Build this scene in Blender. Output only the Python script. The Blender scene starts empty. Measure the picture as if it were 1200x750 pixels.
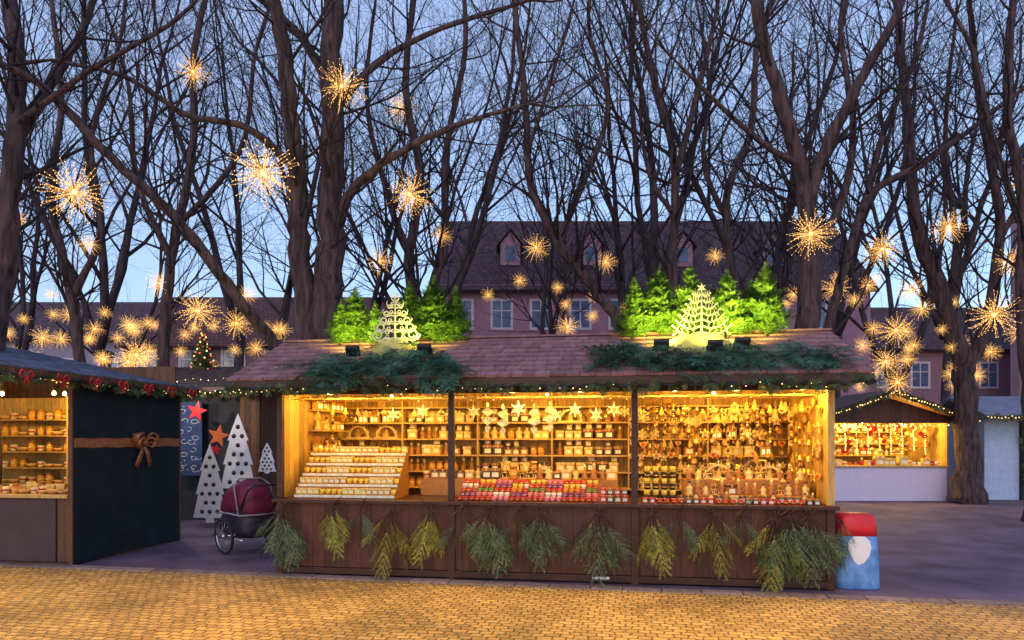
import bpy, math, random
import numpy as np
from mathutils import Vector, Matrix, Euler
SC=bpy.context.scene
COL=SC.collection
rad=math.radians
rng=random.Random(7)
T=lambda x,y,z:Matrix.Translation((x,y,z))
def R(a,ax='Z'): return Matrix.Rotation(rad(a),4,ax)
def S(x,y=None,z=None):
    if y is None: y=z=x
    return Matrix.Diagonal((x,y,z,1))
H=1.7
def sv(px,py,d):   # pixel column / row / depth -> metres
    return Vector(((px-600)/800*d, d, H+(514-py)/800*d))

# ------------------------------------------------------------ materials
def mat(name,col,rough=.7,metal=0,var=.25,scale=8,bump=0,emis=None,es=0,col2=None,stretch=(1,1,1),island=0,nosample=False,detail=5,spec=.4,bdist=.02):
    m=bpy.data.materials.new(name); m.use_nodes=True
    nt=m.node_tree; N=nt.nodes; L=nt.links
    b=N['Principled BSDF']; b.inputs['Roughness'].default_value=rough; b.inputs['Metallic'].default_value=metal
    b.inputs['Specular IOR Level'].default_value=spec
    tc=N.new('ShaderNodeTexCoord'); mp=N.new('ShaderNodeMapping'); mp.inputs['Scale'].default_value=stretch
    L.new(tc.outputs['Object'],mp.inputs['Vector'])
    no=N.new('ShaderNodeTexNoise'); no.inputs['Scale'].default_value=scale; no.inputs['Detail'].default_value=detail
    L.new(mp.outputs[0],no.inputs['Vector'])
    cr=N.new('ShaderNodeValToRGB'); cr.color_ramp.elements[0].position=.3; cr.color_ramp.elements[1].position=.7
    c1=[max(0,c*(1-var)) for c in col]; c2=[min(1,c*(1+var)) for c in (col2 or col)]
    cr.color_ramp.elements[0].color=(*c1,1); cr.color_ramp.elements[1].color=(*c2,1)
    L.new(no.outputs[0],cr.inputs[0])
    out=cr.outputs[0]
    if island>0:
        g=N.new('ShaderNodeNewGeometry'); mr=N.new('ShaderNodeMapRange')
        mr.inputs[3].default_value=1-island; mr.inputs[4].default_value=1+island
        L.new(g.outputs['Random Per Island'],mr.inputs[0])
        vm=N.new('ShaderNodeVectorMath'); vm.operation='SCALE'
        L.new(out,vm.inputs[0]); L.new(mr.outputs[0],vm.inputs['Scale']); out=vm.outputs[0]
    L.new(out,b.inputs['Base Color'])
    if bump:
        bp=N.new('ShaderNodeBump'); bp.inputs['Strength'].default_value=bump; bp.inputs['Distance'].default_value=bdist
        L.new(no.outputs[0],bp.inputs['Height']); L.new(bp.outputs[0],b.inputs['Normal'])
    if emis:
        b.inputs['Emission Color'].default_value=(*emis,1); b.inputs['Emission Strength'].default_value=es
    if nosample: m.cycles.emission_sampling='NONE'
    return m
def plankmat(name,col,horizontal=False,w=.12,rough=.6,var=.3):
    m=mat(name,col,rough,0,var,5,.25,stretch=(1,1,9) if horizontal else (9,9,1))
    nt=m.node_tree;N=nt.nodes;L=nt.links
    tc=N.new('ShaderNodeTexCoord'); sx=N.new('ShaderNodeSeparateXYZ'); L.new(tc.outputs['Object'],sx.inputs[0])
    ad=N.new('ShaderNodeMath'); ad.operation='ADD'
    if horizontal: L.new(sx.outputs[2],ad.inputs[0]); ad.inputs[1].default_value=0
    else: L.new(sx.outputs[0],ad.inputs[0]); L.new(sx.outputs[1],ad.inputs[1])
    dv=N.new('ShaderNodeMath'); dv.operation='DIVIDE'; dv.inputs[1].default_value=w; L.new(ad.outputs[0],dv.inputs[0])
    fr=N.new('ShaderNodeMath'); fr.operation='FRACT'; L.new(dv.outputs[0],fr.inputs[0])
    gt=N.new('ShaderNodeMapRange'); gt.inputs[1].default_value=.0; gt.inputs[2].default_value=.09; gt.inputs[3].default_value=.25; gt.inputs[4].default_value=1
    L.new(fr.outputs[0],gt.inputs[0])
    fl=N.new('ShaderNodeMath'); fl.operation='FLOOR'; L.new(dv.outputs[0],fl.inputs[0])
    wn=N.new('ShaderNodeTexWhiteNoise'); wn.noise_dimensions='1D'; L.new(fl.outputs[0],wn.inputs['W'])
    mr=N.new('ShaderNodeMapRange'); mr.inputs[3].default_value=.7; mr.inputs[4].default_value=1.25; L.new(wn.outputs[0],mr.inputs[0])
    mu=N.new('ShaderNodeMath'); mu.operation='MULTIPLY'; L.new(gt.outputs[0],mu.inputs[0]); L.new(mr.outputs[0],mu.inputs[1])
    b=N['Principled BSDF']; src=b.inputs['Base Color'].links[0].from_socket
    vm=N.new('ShaderNodeVectorMath'); vm.operation='SCALE'; L.new(src,vm.inputs[0]); L.new(mu.outputs[0],vm.inputs['Scale'])
    L.new(vm.outputs[0],b.inputs['Base Color'])
    return m
BARK=mat('bark',(.026,.015,.018),.92,0,.5,5,1.0,stretch=(2.4,2.4,.35),col2=(.088,.053,.052),bdist=.06,detail=8)
BARK_FAR=mat('bark_far',(.035,.022,.028),.9,0,.4,3,.5,stretch=(2,2,.4),col2=(.062,.04,.048))
TWIG=mat('twig',(.032,.020,.022),.85,0,.3,3)
GOLDW=plankmat('golden_wood',(.52,.30,.075),w=.14)
LIGHTW=mat('light_wood',(.57,.35,.11),.55,0,.25,6,.1,stretch=(6,6,1))
DARKW=plankmat('dark_red_wood',(.085,.024,.014),w=.155,rough=.5)
DARKT=mat('dark_trim',(.055,.018,.012),.5,0,.3,6,.1,stretch=(1,6,6))
BROWNW=plankmat('brown_wood',(.15,.065,.03),w=.13)
SHING=mat('shingle',(.25,.125,.135),.8,0,.22,14,.3,stretch=(1,1,1),island=.24)
SHINGD=mat('dark_shingle',(.05,.032,.036),.8,0,.25,14,.3,island=.3)
SHING2=mat('slate_roof_board',(.15,.17,.25),.6,0,.3,5,.3,island=.2)
NEED=mat('fir_needle',(.04,.13,.09),.6,0,.4,9,island=.6,col2=(.07,.18,.115))
NEEDR=mat('roof_fir_needle',(.03,.12,.02),.6,0,.4,9,island=.65,col2=(.08,.16,.02))
NEEDY=mat('lit_fir_needle',(.20,.20,.02),.6,0,.4,9,island=.6,col2=(.27,.25,.03))  # yellow light on some counter fir bunches, put into the needle colour
NEEDD=mat('dark_fir_needle',(.045,.085,.04),.6,0,.4,9,island=.65,col2=(.09,.13,.05))
CREAM=mat('cream_paint',(.74,.70,.40),.5,0,.1)
BLACK=mat('black_metal',(.02,.02,.022),.4,0,.2)
DARKGREEN=mat('dark_tarpaulin',(.010,.022,.026),.75,0,.3,3,.3)
GOLD=mat('gold_ribbon',(.50,.20,.08),.4,.3,.35,30)
GREYP=mat('brown_purple_panel',(.06,.035,.04),.6,0,.2,3)
WHITE=mat('white_paint',(.80,.79,.82),.5,0,.05)
BLUEW=mat('pale_blue_wall',(.42,.52,.72),.6,0,.1)
REDP=mat('red_paint',(.65,.02,.03),.4,0,.15)
ORANGE=mat('orange_paint',(.7,.16,.04),.5,0,.2)
BLUEP=mat('blue_print',(.08,.24,.58),.45,0,.25,7,col2=(.14,.30,.62))
CHALK=mat('chalkboard_blue',(.03,.06,.16),.8,0,.3)
MAROON=mat('maroon_fabric',(.14,.012,.045),.6,0,.3,9,.4,bdist=.03)
NAVY=mat('charcoal_fabric',(.03,.022,.04),.6,0,.3,9,.4,bdist=.03)
RUBBER=mat('rubber',(.018,.018,.02),.8,0,.2)
STEEL=mat('steel',(.5,.5,.52),.3,.9,.1)
WARM=(1,.62,.22)
BULB=mat('warm_bulb',(1,.8,.4),.4,0,0,emis=(1,.72,.30),es=9,nosample=True)
BULB2=mat('fairy_bulb',(1,.8,.4),.4,0,0,emis=(1,.60,.18),es=3,nosample=True)
RAY=mat('star_ray',(1,.6,.2),.4,0,0,emis=(1,.44,.08),es=1.0,nosample=True)
TIP=mat('star_tip',(1,.7,.3),.4,0,0,emis=(1,.60,.17),es=4.2,nosample=True)
CORE=mat('star_core',(1,.8,.5),.4,0,0,emis=(1,.70,.28),es=2,nosample=True)
CABLE=mat('cable',(.02,.02,.02),.7,0,.1)

# ------------------------------------------------------------ mesh builder
class MB:
    def __init__(s): s.v=[];s.n=0;s.f=[];s.m=[];s.s=[]
    def add(s,vs,fs,mi=0,sm=False,M=None):
        a=np.asarray(vs,dtype=float).reshape(-1,3)
        if M is not None:
            m=np.array(M); a=a@m[:3,:3].T+m[:3,3]
        o=s.n; s.v.append(a); s.n+=len(a)
        if isinstance(fs,np.ndarray): fs=(fs+o).tolist()
        else: fs=[[i+o for i in f] for f in fs]
        s.f.extend(fs); s.m.extend([mi]*len(fs)); s.s.extend([sm]*len(fs)); return s
    def box(s,x0,y0,z0,x1,y1,z1,mi=0,M=None):
        v=[(x0,y0,z0),(x1,y0,z0),(x1,y1,z0),(x0,y1,z0),(x0,y0,z1),(x1,y0,z1),(x1,y1,z1),(x0,y1,z1)]
        f=[(0,3,2,1),(4,5,6,7),(0,1,5,4),(1,2,6,5),(2,3,7,6),(3,0,4,7)]
        return s.add(v,f,mi,False,M)
    def lathe(s,pr,n=12,mi=0,M=None,sm=True):
        v=[];f=[]
        for r,z in pr:
            for k in range(n):
                a=2*math.pi*k/n; v.append((r*math.cos(a),r*math.sin(a),z))
        for i in range(len(pr)-1):
            for k in range(n):
                a=i*n+k;b=i*n+(k+1)%n; f.append((a,b,b+n,a+n))
        f.append(tuple(range(n-1,-1,-1))); f.append(tuple(range((len(pr)-1)*n,len(pr)*n)))
        return s.add(v,f,mi,sm,M)
    def ball(s,r,c=(0,0,0),n=10,mi=0,M=None):
        pr=[(max(1e-4,r*math.sin(math.pi*i/6)),-r*math.cos(math.pi*i/6)) for i in range(7)]
        MM=T(*c) if M is None else M@T(*c)
        return s.lathe(pr,n,mi,MM)
    def poly(s,p,t,mi=0,M=None):   # polygon in xz plane, thickness along y
        n=len(p); v=[(x,-t/2,z) for x,z in p]+[(x,t/2,z) for x,z in p]
        f=[tuple(range(n)),tuple(range(2*n-1,n-1,-1))]+[(i,i+n,(i+1)%n+n,(i+1)%n) for i in range(n)]
        return s.add(v,f,mi,False,M)
    def tube(s,pts,rads,n=6,mi=0,M=None,flat=1,jit=0):
        P=[Vector(p) for p in pts]; k=len(P)
        if not hasattr(rads,'__len__'): rads=[rads]*k
        v=[];u=None
        cs=[(math.cos(2*math.pi*j/n),math.sin(2*math.pi*j/n)) for j in range(n)]
        for i in range(k):
            t=(P[min(i+1,k-1)]-P[max(i-1,0)])
            if t.length<1e-9: t=Vector((0,0,1))
            t.normalize()
            if u is None:
                ref=Vector((0,0,1)) if abs(t.z)<.9 else Vector((1,0,0)); u=t.cross(ref).normalized()
            else:
                u=u-t*u.dot(t)
                if u.length<1e-6: u=t.orthogonal()
                u.normalize()
            w=t.cross(u); p=P[i]
            for j,(c,q) in enumerate(cs):
                r=rads[i]
                if jit: r*=1+jit*(math.sin(j*2.3+i*.35)*.6+math.sin(j*4.1-i*.9)*.5)
                v.append((p.x+r*(c*u.x+q*w.x*flat),p.y+r*(c*u.y+q*w.y*flat),p.z+r*(c*u.z+q*w.z*flat)))
        f=[]
        for i in range(k-1):
            for j in range(n):
                a=i*n+j;b=i*n+(j+1)%n; f.append((a,b,b+n,a+n))
        f.append(tuple(range(n-1,-1,-1))); f.append(tuple(range((k-1)*n,k*n)))
        return s.add(v,f,mi,True,M)
    def mesh(s,name,mats):
        me=bpy.data.meshes.new(name); me.from_pydata(np.concatenate(s.v).tolist(),[],s.f)
        for m in mats: me.materials.append(m)
        me.polygons.foreach_set('material_index',s.m); me.polygons.foreach_set('use_smooth',s.s); me.update(); return me
def link(o): COL.objects.link(o); return o
def thing(name,label,cat,M=None,group=None,me=None,kind=None):
    o=bpy.data.objects.new(name,me); link(o)
    if M is not None: o.matrix_world=M
    o['label']=label; o['category']=cat
    if group:o['group']=group
    if kind:o['kind']=kind
    return o
def part(par,name,mb,mats,M=None,label=None,kind=None):
    me=mb.mesh(name,mats) if isinstance(mb,MB) else mb
    o=bpy.data.objects.new(name,me); link(o); o.parent=par
    if M is not None:o.matrix_local=M
    if label:o['label']=label
    if kind:o['kind']=kind
    return o
def bevel(o,w=.006):
    b=o.modifiers.new('bevel','BEVEL'); b.width=w; b.segments=2; b.limit_method='ANGLE'; return o
def copything(o,M):
    c=o.copy(); link(c); c.matrix_world=M
    for k in o.children:
        kc=k.copy(); link(kc); kc.parent=c
        for q in k.children:
            qc=q.copy(); link(qc); qc.parent=kc
    return c
def light(name,loc,e,col=WARM,r=.03,kind='POINT',parent=None,**kw):
    l=bpy.data.lights.new(name,kind); l.energy=e; l.color=col
    if kind!='SUN': l.shadow_soft_size=r
    o=bpy.data.objects.new(name,l); link(o); o.location=loc
    for k,v in kw.items(): setattr(l,k,v)
    return o
def aim(o,tgt):
    d=Vector(tgt)-o.location; o.rotation_euler=d.to_track_quat('-Z','Y').to_euler()

# ------------------------------------------------------------ world, camera
w=bpy.data.worlds.new('World'); SC.world=w; w.use_nodes=True
nt=w.node_tree; bg=nt.nodes['Background']
sky=nt.nodes.new('ShaderNodeTexSky'); sky.sky_type='NISHITA'; sky.sun_disc=False
sky.sun_elevation=rad(6); sky.sun_rotation=rad(200); sky.air_density=1.0; sky.dust_density=.6; sky.ozone_density=3.0
vm=nt.nodes.new('ShaderNodeVectorMath'); vm.operation='MULTIPLY_ADD'; vm.inputs[1].default_value=(1.6,1.6,1.6); vm.inputs[2].default_value=(2.75,3.15,4.95)
nt.links.new(sky.outputs[0],vm.inputs[0]); nt.links.new(vm.outputs[0],bg.inputs[0]); bg.inputs[1].default_value=.125
cam=bpy.data.cameras.new('camera'); co=bpy.data.objects.new('camera',cam); link(co); SC.camera=co
co.location=(0,0,H); co.rotation_euler=(rad(90),0,0); cam.lens=24; cam.sensor_width=36; cam.shift_y=.1158; cam.clip_end=2000; cam.clip_start=.1
SC.view_settings.view_transform='Standard'; SC.view_settings.look='None'; SC.view_settings.exposure=0
sun=light('sun',(0,-20,20),.5,(1,.82,.95),kind='SUN'); sun.data.angle=rad(25); aim(sun,(3,0,3))

# ------------------------------------------------------------ ground
def groundmat():
    m=mat('asphalt',(.085,.056,.098),.75,0,.3,1.3,.0,detail=8,col2=(.145,.095,.15))
    nt=m.node_tree;N=nt.nodes;L=nt.links;b=N['Principled BSDF']
    tc=N.new('ShaderNodeTexCoord'); n2=N.new('ShaderNodeTexNoise'); n2.inputs['Scale'].default_value=55; n2.inputs['Detail'].default_value=4
    L.new(tc.outputs['Object'],n2.inputs['Vector'])
    bp=N.new('ShaderNodeBump'); bp.inputs['Strength'].default_value=.5; bp.inputs['Distance'].default_value=.01
    L.new(n2.outputs[0],bp.inputs['Height']); L.new(bp.outputs[0],b.inputs['Normal'])
    src=b.inputs['Base Color'].links[0].from_socket
    mr=N.new('ShaderNodeMapRange'); mr.inputs[1].default_value=.3;mr.inputs[2].default_value=.7;mr.inputs[3].default_value=.65;mr.inputs[4].default_value=1.3; L.new(n2.outputs[0],mr.inputs[0])
    v=N.new('ShaderNodeVectorMath'); v.operation='SCALE'; L.new(src,v.inputs[0]); L.new(mr.outputs[0],v.inputs['Scale']); L.new(v.outputs[0],b.inputs['Base Color'])
    return m
def cobblemat():
    m=bpy.data.materials.new('cobbles'); m.use_nodes=True; nt=m.node_tree;N=nt.nodes;L=nt.links;b=N['Principled BSDF']
    tc=N.new('ShaderNodeTexCoord')
    nz=N.new('ShaderNodeTexNoise'); nz.inputs['Scale'].default_value=4; nz.inputs['Detail'].default_value=3; L.new(tc.outputs['Object'],nz.inputs['Vector'])
    mx=N.new('ShaderNodeVectorMath'); mx.operation='MULTIPLY_ADD'; mx.inputs[1].default_value=(.13,.13,0)
    L.new(nz.outputs[1],mx.inputs[0]); L.new(tc.outputs['Object'],mx.inputs[2])
    br=N.new('ShaderNodeTexBrick'); br.inputs['Scale'].default_value=1; br.inputs['Brick Width'].default_value=.12; br.inputs['Row Height'].default_value=.088
    br.inputs['Mortar Size'].default_value=.009; br.inputs['Mortar Smooth'].default_value=.7; br.inputs['Bias'].default_value=0
    br.inputs['Color1'].default_value=(.33,.20,.075,1); br.inputs['Color2'].default_value=(.54,.34,.12,1); br.inputs['Mortar'].default_value=(.16,.09,.04,1)
    L.new(mx.outputs[0],br.inputs['Vector'])
    n2=N.new('ShaderNodeTexNoise'); n2.inputs['Scale'].default_value=.8; n2.inputs['Detail'].default_value=9; L.new(tc.outputs['Object'],n2.inputs['Vector'])
    mr=N.new('ShaderNodeMapRange'); mr.inputs[1].default_value=.3;mr.inputs[2].default_value=.7;mr.inputs[3].default_value=.55;mr.inputs[4].default_value=1.3; L.new(n2.outputs[0],mr.inputs[0])
    v=N.new('ShaderNodeVectorMath'); v.operation='SCALE'; L.new(br.outputs[0],v.inputs[0]); L.new(mr.outputs[0],v.inputs['Scale']); L.new(v.outputs[0],b.inputs['Base Color'])
    n3=N.new('ShaderNodeTexNoise'); n3.inputs['Scale'].default_value=25; L.new(tc.outputs['Object'],n3.inputs['Vector'])
    ma=N.new('ShaderNodeMath'); ma.operation='MULTIPLY_ADD'; ma.inputs[1].default_value=-1.0; L.new(br.outputs[1],ma.inputs[0]); L.new(n3.outputs[0],ma.inputs[2])
    bp=N.new('ShaderNodeBump'); bp.inputs['Strength'].default_value=.9; bp.inputs['Distance'].default_value=.03
    L.new(ma.outputs[0],bp.inputs['Height']); L.new(bp.outputs[0],b.inputs['Normal']); b.inputs['Roughness'].default_value=.6
    return m
def struct(name,mb,mats,M=None):
    o=bpy.data.objects.new(name,mb.mesh(name,mats)); link(o)
    if M is not None:o.matrix_world=M
    o['kind']='structure'; return o
g=MB(); g.add([(-600,-300,0),(600,-300,0),(600,900,0),(-600,900,0)],[(0,1,2,3)])
struct('ground',g,[groundmat()])
g=MB(); g.add([(-40,-14,0),(40,-14,0),(40,0,0),(-40,0,0)],[(0,1,2,3)])
MR=T(-.6,7.95,.004)@R(-10.5)
struct('cobbled_road',g,[cobblemat()],MR)
g=MB(); 
x=-30
while x<30:
    l=rng.uniform(.35,.5); g.box(x,-.005,0,x+l-.012,.16,.012+rng.uniform(0,.006)); x+=l
struct('gutter_kerb',g,[mat('kerb_stone',(.2,.15,.15),.7,0,.3,12,.4,island=.25)],MR)

# ------------------------------------------------------------ trees
def smooth(P,n=5):
    P=[Vector(p) for p in P]; out=[]
    for i in range(len(P)-1):
        p0=P[max(i-1,0)];p1=P[i];p2=P[i+1];p3=P[min(i+2,len(P)-1)]
        for k in range(n):
            t=k/n
            out.append(.5*((2*p1)+(p2-p0)*t+(2*p0-5*p1+4*p2-p3)*t*t+(3*p1-p0-3*p2+p3)*t**3))
    out.append(P[-1]); return out
SEG=[9,7,6,4,3]; SIDES=[7,5,4,3,3]
def rvec(r): 
    return Vector((r.gauss(0,1),r.gauss(0,1),r.gauss(0,1))).normalized()
def grow(mbs,p,d,L,r,lv,R_,maxl=4,kids=(0,7,6,5,0),up=.10,wob=.22,rmin=.0032):
    n=SEG[lv]; pts=[p.copy()]; rr=[r]; dirs=[d.copy()]
    for i in range(n):
        d=(d+rvec(R_)*wob+Vector((0,0,up))).normalized(); p=p+d*(L/n)
        pts.append(p.copy()); rr.append(r*(1-.78*(i+1)/n)); dirs.append(d.copy())
    (mbs[0] if lv<=1 else mbs[1]).tube(pts,rr,SIDES[lv])
    if lv<maxl:
        for k in range(kids[lv]):
            t=.15+.85*(k+R_.random())/kids[lv]; i=min(n-1,int(t*n)); f=t*n-i
            q=pts[i].lerp(pts[i+1],min(1,f)); dd=dirs[i+1]
            ax=dd.cross(rvec(R_)).normalized(); ang=R_.uniform(.4,.95)
            nd=(Matrix.Rotation(ang,3,ax)@dd)
            grow(mbs,q,nd,L*R_.uniform(.35,.65)*(1.15-.4*t),max(rmin,rr[i]*R_.uniform(.42,.6)),lv+1,R_,maxl,kids,up,wob,rmin)
def herotree(name,label,limbs,seed,dens=2.3,blen=(1.2,3.2),kids=(0,7,6,4,0),skip=1.5,group='bare trees on the market square',fat=.84):
    r_=random.Random(seed); tr=MB(); cr=MB(); 
    base=Vector(limbs[0][0][0]); 
    for pts,ra,rb in limbs:
        ra*=fat; rb*=fat*.9
        P=smooth(pts,6); n=len(P); rr=[]
        for i,p in enumerate(P):
            t=i/(n-1); rr.append(ra+(rb-ra)*t**.8)
            if 0<i: 
                P[i]=p+rvec(r_)*rr[-1]*.22
        if P[0].z<.2:
            rr[0]*=1.45; rr[1]*=1.12
        tr.tube([p-base for p in P],[q*(1+r_.uniform(-.07,.07)) for q in rr],14,jit=.07)
        L=sum((P[i+1]-P[i]).length for i in range(n-1)); cnt=int(L*dens)
        for k in range(cnt):
            t=(k+r_.random())/cnt; i=min(n-2,int(t*(n-1))); q=P[i].lerp(P[i+1],r_.random())
            if q.z<skip+2.4: continue
            dd=(P[i+1]-P[i]).normalized(); ax=dd.cross(rvec(r_)).normalized()
            nd=(Matrix.Rotation(r_.uniform(.5,1.15),3,ax)@dd)
            grow([tr,cr],q-base,nd,r_.uniform(*blen),max(.012,min(.036,rr[i]*.32)),2,r_,kids=kids,up=.12)
        d=(P[-1]-P[-2]).normalized()
        for k in range(3): grow([tr,cr],P[-1]-base,(d+rvec(r_)*.4).normalized(),r_.uniform(2,3.5),rb*.8,1,r_,kids=kids)
    t=thing(name,label,'tree',T(*base),group); part(t,'trunk',tr,[BARK]); part(t,'crown',cr,[TWIG]); return t
def G(px,d): return Vector(((px-600)/800*d,d,0))
def V(*a): return [sv(*q) for q in a]
herotree('bare_tree','huge old bare tree with forked dark trunk behind the market stall',[
 ([G(380,12)]+V((380,400,12),(388,300,12),(388,180,12.1),(388,60,12.3),(392,-60,12.6)),.36,.21),
 ([sv(364,410,12)]+V((352,310,12),(348,220,11.8),(338,110,11.6),(322,0,11.3),(300,-90,11)),.26,.12),
 (V((392,270,12),(420,215,11.7),(480,172,11.4),(550,142,11.2),(620,122,11.1)),.13,.03),
 (V((355,405,12),(322,402,11.8),(275,345,11.3),(215,265,10.8),(130,185,10.3),(45,98,9.8),(-40,60,9.5)),.15,.06),
 (V((348,200,11.8),(290,150,11.4),(220,135,11),(150,92,10.6),(60,70,10)),.09,.03),
 (V((385,140,12.1),(430,85,12.4),(500,40,12.6),(620,0,12.8)),.11,.04),
 (V((388,110,12.2),(350,40,12.8),(280,-20,13.4)),.12,.06)],11,dens=1.9)
herotree('bare_tree','bare tree with a thick leaning trunk beside the stalls',[
 ([G(-20,10)]+V((-12,400,10),(5,300,10),(14,180,10),(20,100,10.1),(8,-40,10.3)),.24,.13),
 (V((14,170,10),(60,95,10.4),(100,30,10.8),(120,-50,11.2)),.12,.05),
 (V((12,150,10),(110,80,9.6),(210,20,9.4),(260,-40,9.2)),.06,.02)],12,dens=1.7)
herotree('bare_tree','slender bare tree with upright stems behind the stalls',[
 ([G(190,17)]+V((192,400,17),(203,290,17),(225,180,17),(228,60,17),(250,-40,17)),.20,.08),
 (V((200,300,17),(160,210,17.4),(150,100,17.6),(120,0,18)),.12,.04),
 (V((203,270,17),(280,180,16.6),(300,60,16.4),(330,-30,16.2)),.10,.04)],13,dens=1.9)
herotree('bare_tree','slim bare tree with two leaning stems by the huts',[
 ([G(95,16)]+V((92,400,16),(78,320,16),(60,230,16),(72,120,16),(60,0,16)),.17,.07),
 (V((84,350,16),(118,270,16.2),(108,160,16.4),(140,50,16.6),(150,-40,16.8)),.11,.04)],23,dens=1.7)
herotree('bare_tree','multi stemmed bare tree rising behind the stall roof',[
 ([G(500,15)]+V((490,400,15),(480,310,15),(492,200,15),(475,100,15.1),(488,-30,15.2)),.19,.08),
 (V((492,370,15),(520,290,15.2),(522,180,15.4),(545,60,15.6),(540,-50,15.8)),.14,.06),
 (V((484,310,15),(455,230,14.8),(430,120,14.6),(440,0,14.4)),.11,.04)],14,dens=1.9)
herotree('bare_tree','bare tree with a crooked leaning stem behind the stall roof',[
 ([G(735,14)]+V((728,398,14),(700,345,14),(655,285,14),(622,215,14),(616,120,14.1),(600,-20,14.2)),.18,.07),
 (V((655,285,14),(672,240,14.2),(712,130,14.5),(690,30,14.8),(700,-50,15)),.10,.04),
 (V((618,180,14),(640,110,13.8),(668,20,13.6),(680,-40,13.5)),.06,.025)],15,dens=2.0)
herotree('bare_tree','tall straight bare tree with a forked top',[
 ([G(795,17)]+V((793,400,17),(788,300,17),(790,190,17),(765,90,17.1),(742,-30,17.2)),.20,.08),
 (V((790,210,17),(815,120,17.2),(838,20,17.4),(850,-50,17.5)),.12,.05),
 (V((789,250,17),(760,200,16.8),(752,100,16.6),(790,0,16.5)),.09,.03)],16,dens=1.8)
herotree('bare_tree','bare tree with arching stems beside the stall',[
 ([G(880,18)]+V((878,400,18),(858,320,18),(852,230,18),(880,150,18),(890,40,18),(930,-40,18)),.20,.07),
 (V((853,260,18),(825,190,18.3),(830,90,18.6),(810,-30,18.8)),.11,.04)],17,dens=1.8)
herotree('bare_tree','large bare tree with a thick forked trunk behind the stall',[
 ([G(948,13)]+V((947,395,13),(948,280,13),(940,210,13),(915,120,13),(888,20,13.1),(880,-60,13.2)),.30,.11),
 (V((945,240,13),(968,175,12.8),(1005,100,12.6),(1050,20,12.4),(1075,-50,12.3)),.17,.07),
 (V((938,195,13),(890,165,12.7),(830,110,12.3),(780,60,12)),.09,.025),
 (V((950,300,13),(985,240,13.4),(1000,150,13.8),(985,40,14.2),(995,-40,14.4)),.12,.05)],18,dens=1.8)
herotree('bare_tree','bare tree with a leaning trunk and spreading limbs',[
 ([G(955,15.5)]+V((962,430,15.5),(985,330,15.5),(1020,230,15.5),(1085,190,15.3),(1165,130,15),(1230,80,14.8)),.17,.05),
 (V((1010,250,15.5),(1038,150,15.8),(1075,60,16),(1095,-40,16.2)),.11,.05)],19,dens=1.9)
herotree('bare_tree','stout bare tree standing on the pavement beside a stall',[
 ([G(1133,18)]+V((1132,500,18),(1128,430,18),(1102,345,18),(1072,250,18),(1062,130,18.1),(1050,0,18.2)),.42,.11),
 (V((1130,440,18),(1158,370,17.8),(1172,260,17.6),(1150,130,17.4),(1135,0,17.2)),.22,.08),
 (V((1110,370,18),(1120,280,18.3),(1108,160,18.6),(1120,20,18.8)),.14,.05),
 (V((1168,290,17.6),(1210,200,17.3),(1235,90,17)),.10,.04)],20,dens=1.8)
herotree('bare_tree','tall bare tree beyond the stalls',[
 ([G(1212,14)]+V((1207,470,14),(1197,350,14),(1198,230,14),(1180,120,14),(1190,-30,14)),.18,.09),
 (V((1195,260,14),(1160,150,14.2),(1140,60,14.4),(1090,-30,14.6)),.09,.04)],21,dens=1.8)
# background trees
variants=[]
for s in range(6):
    r_=random.Random(100+s); tr=MB();cr=MB()
    hh=r_.uniform(3.5,6)
    tr.tube(smooth([(0,0,0),(r_.uniform(-.2,.2),0,hh*.5),(r_.uniform(-.3,.3),r_.uniform(-.3,.3),hh)],4),[.30,.23,.21,.20,.19,.185,.18,.175,.17],8)
    for k in range(r_.randint(2,3)):
        a=k*2.1+r_.random()*1.5; sl=r_.uniform(.2,.5); dd=Vector((math.cos(a)*sl,math.sin(a)*sl,1)).normalized()
        grow([tr,cr],Vector((0,0,hh-.15)),dd,r_.uniform(12,16),r_.uniform(.11,.17),0,r_,maxl=4,kids=(11,6,4,3,0),up=.045,wob=.17,rmin=.0055)
    variants.append((tr.mesh('trunk',[BARK_FAR]),cr.mesh('crown',[BARK_FAR])))
i=0
for row,(Y,sp) in enumerate([(22,5.4),(29,4.6)]):
    X=-Y*.8+(row%2)*2
    while X<Y*.85:
        Xp=X+rng.uniform(-1.3,1.3);Yp=Y+rng.uniform(-1.8,1.8); X+=sp
        if row==0 and -1.5<Xp<3: continue
        if row==0 and 8<Xp<14.5: Yp+=3
        v=variants[i%6]; i+=1
        t=thing('bare_tree','tall slender bare tree with upright stems in a row of trees','tree',T(Xp,Yp,0)@R(rng.uniform(0,360))@S(rng.uniform(.85,1.1)),'bare trees on the market square')
        part(t,'trunk',v[0],[]); part(t,'crown',v[1],[])

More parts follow.
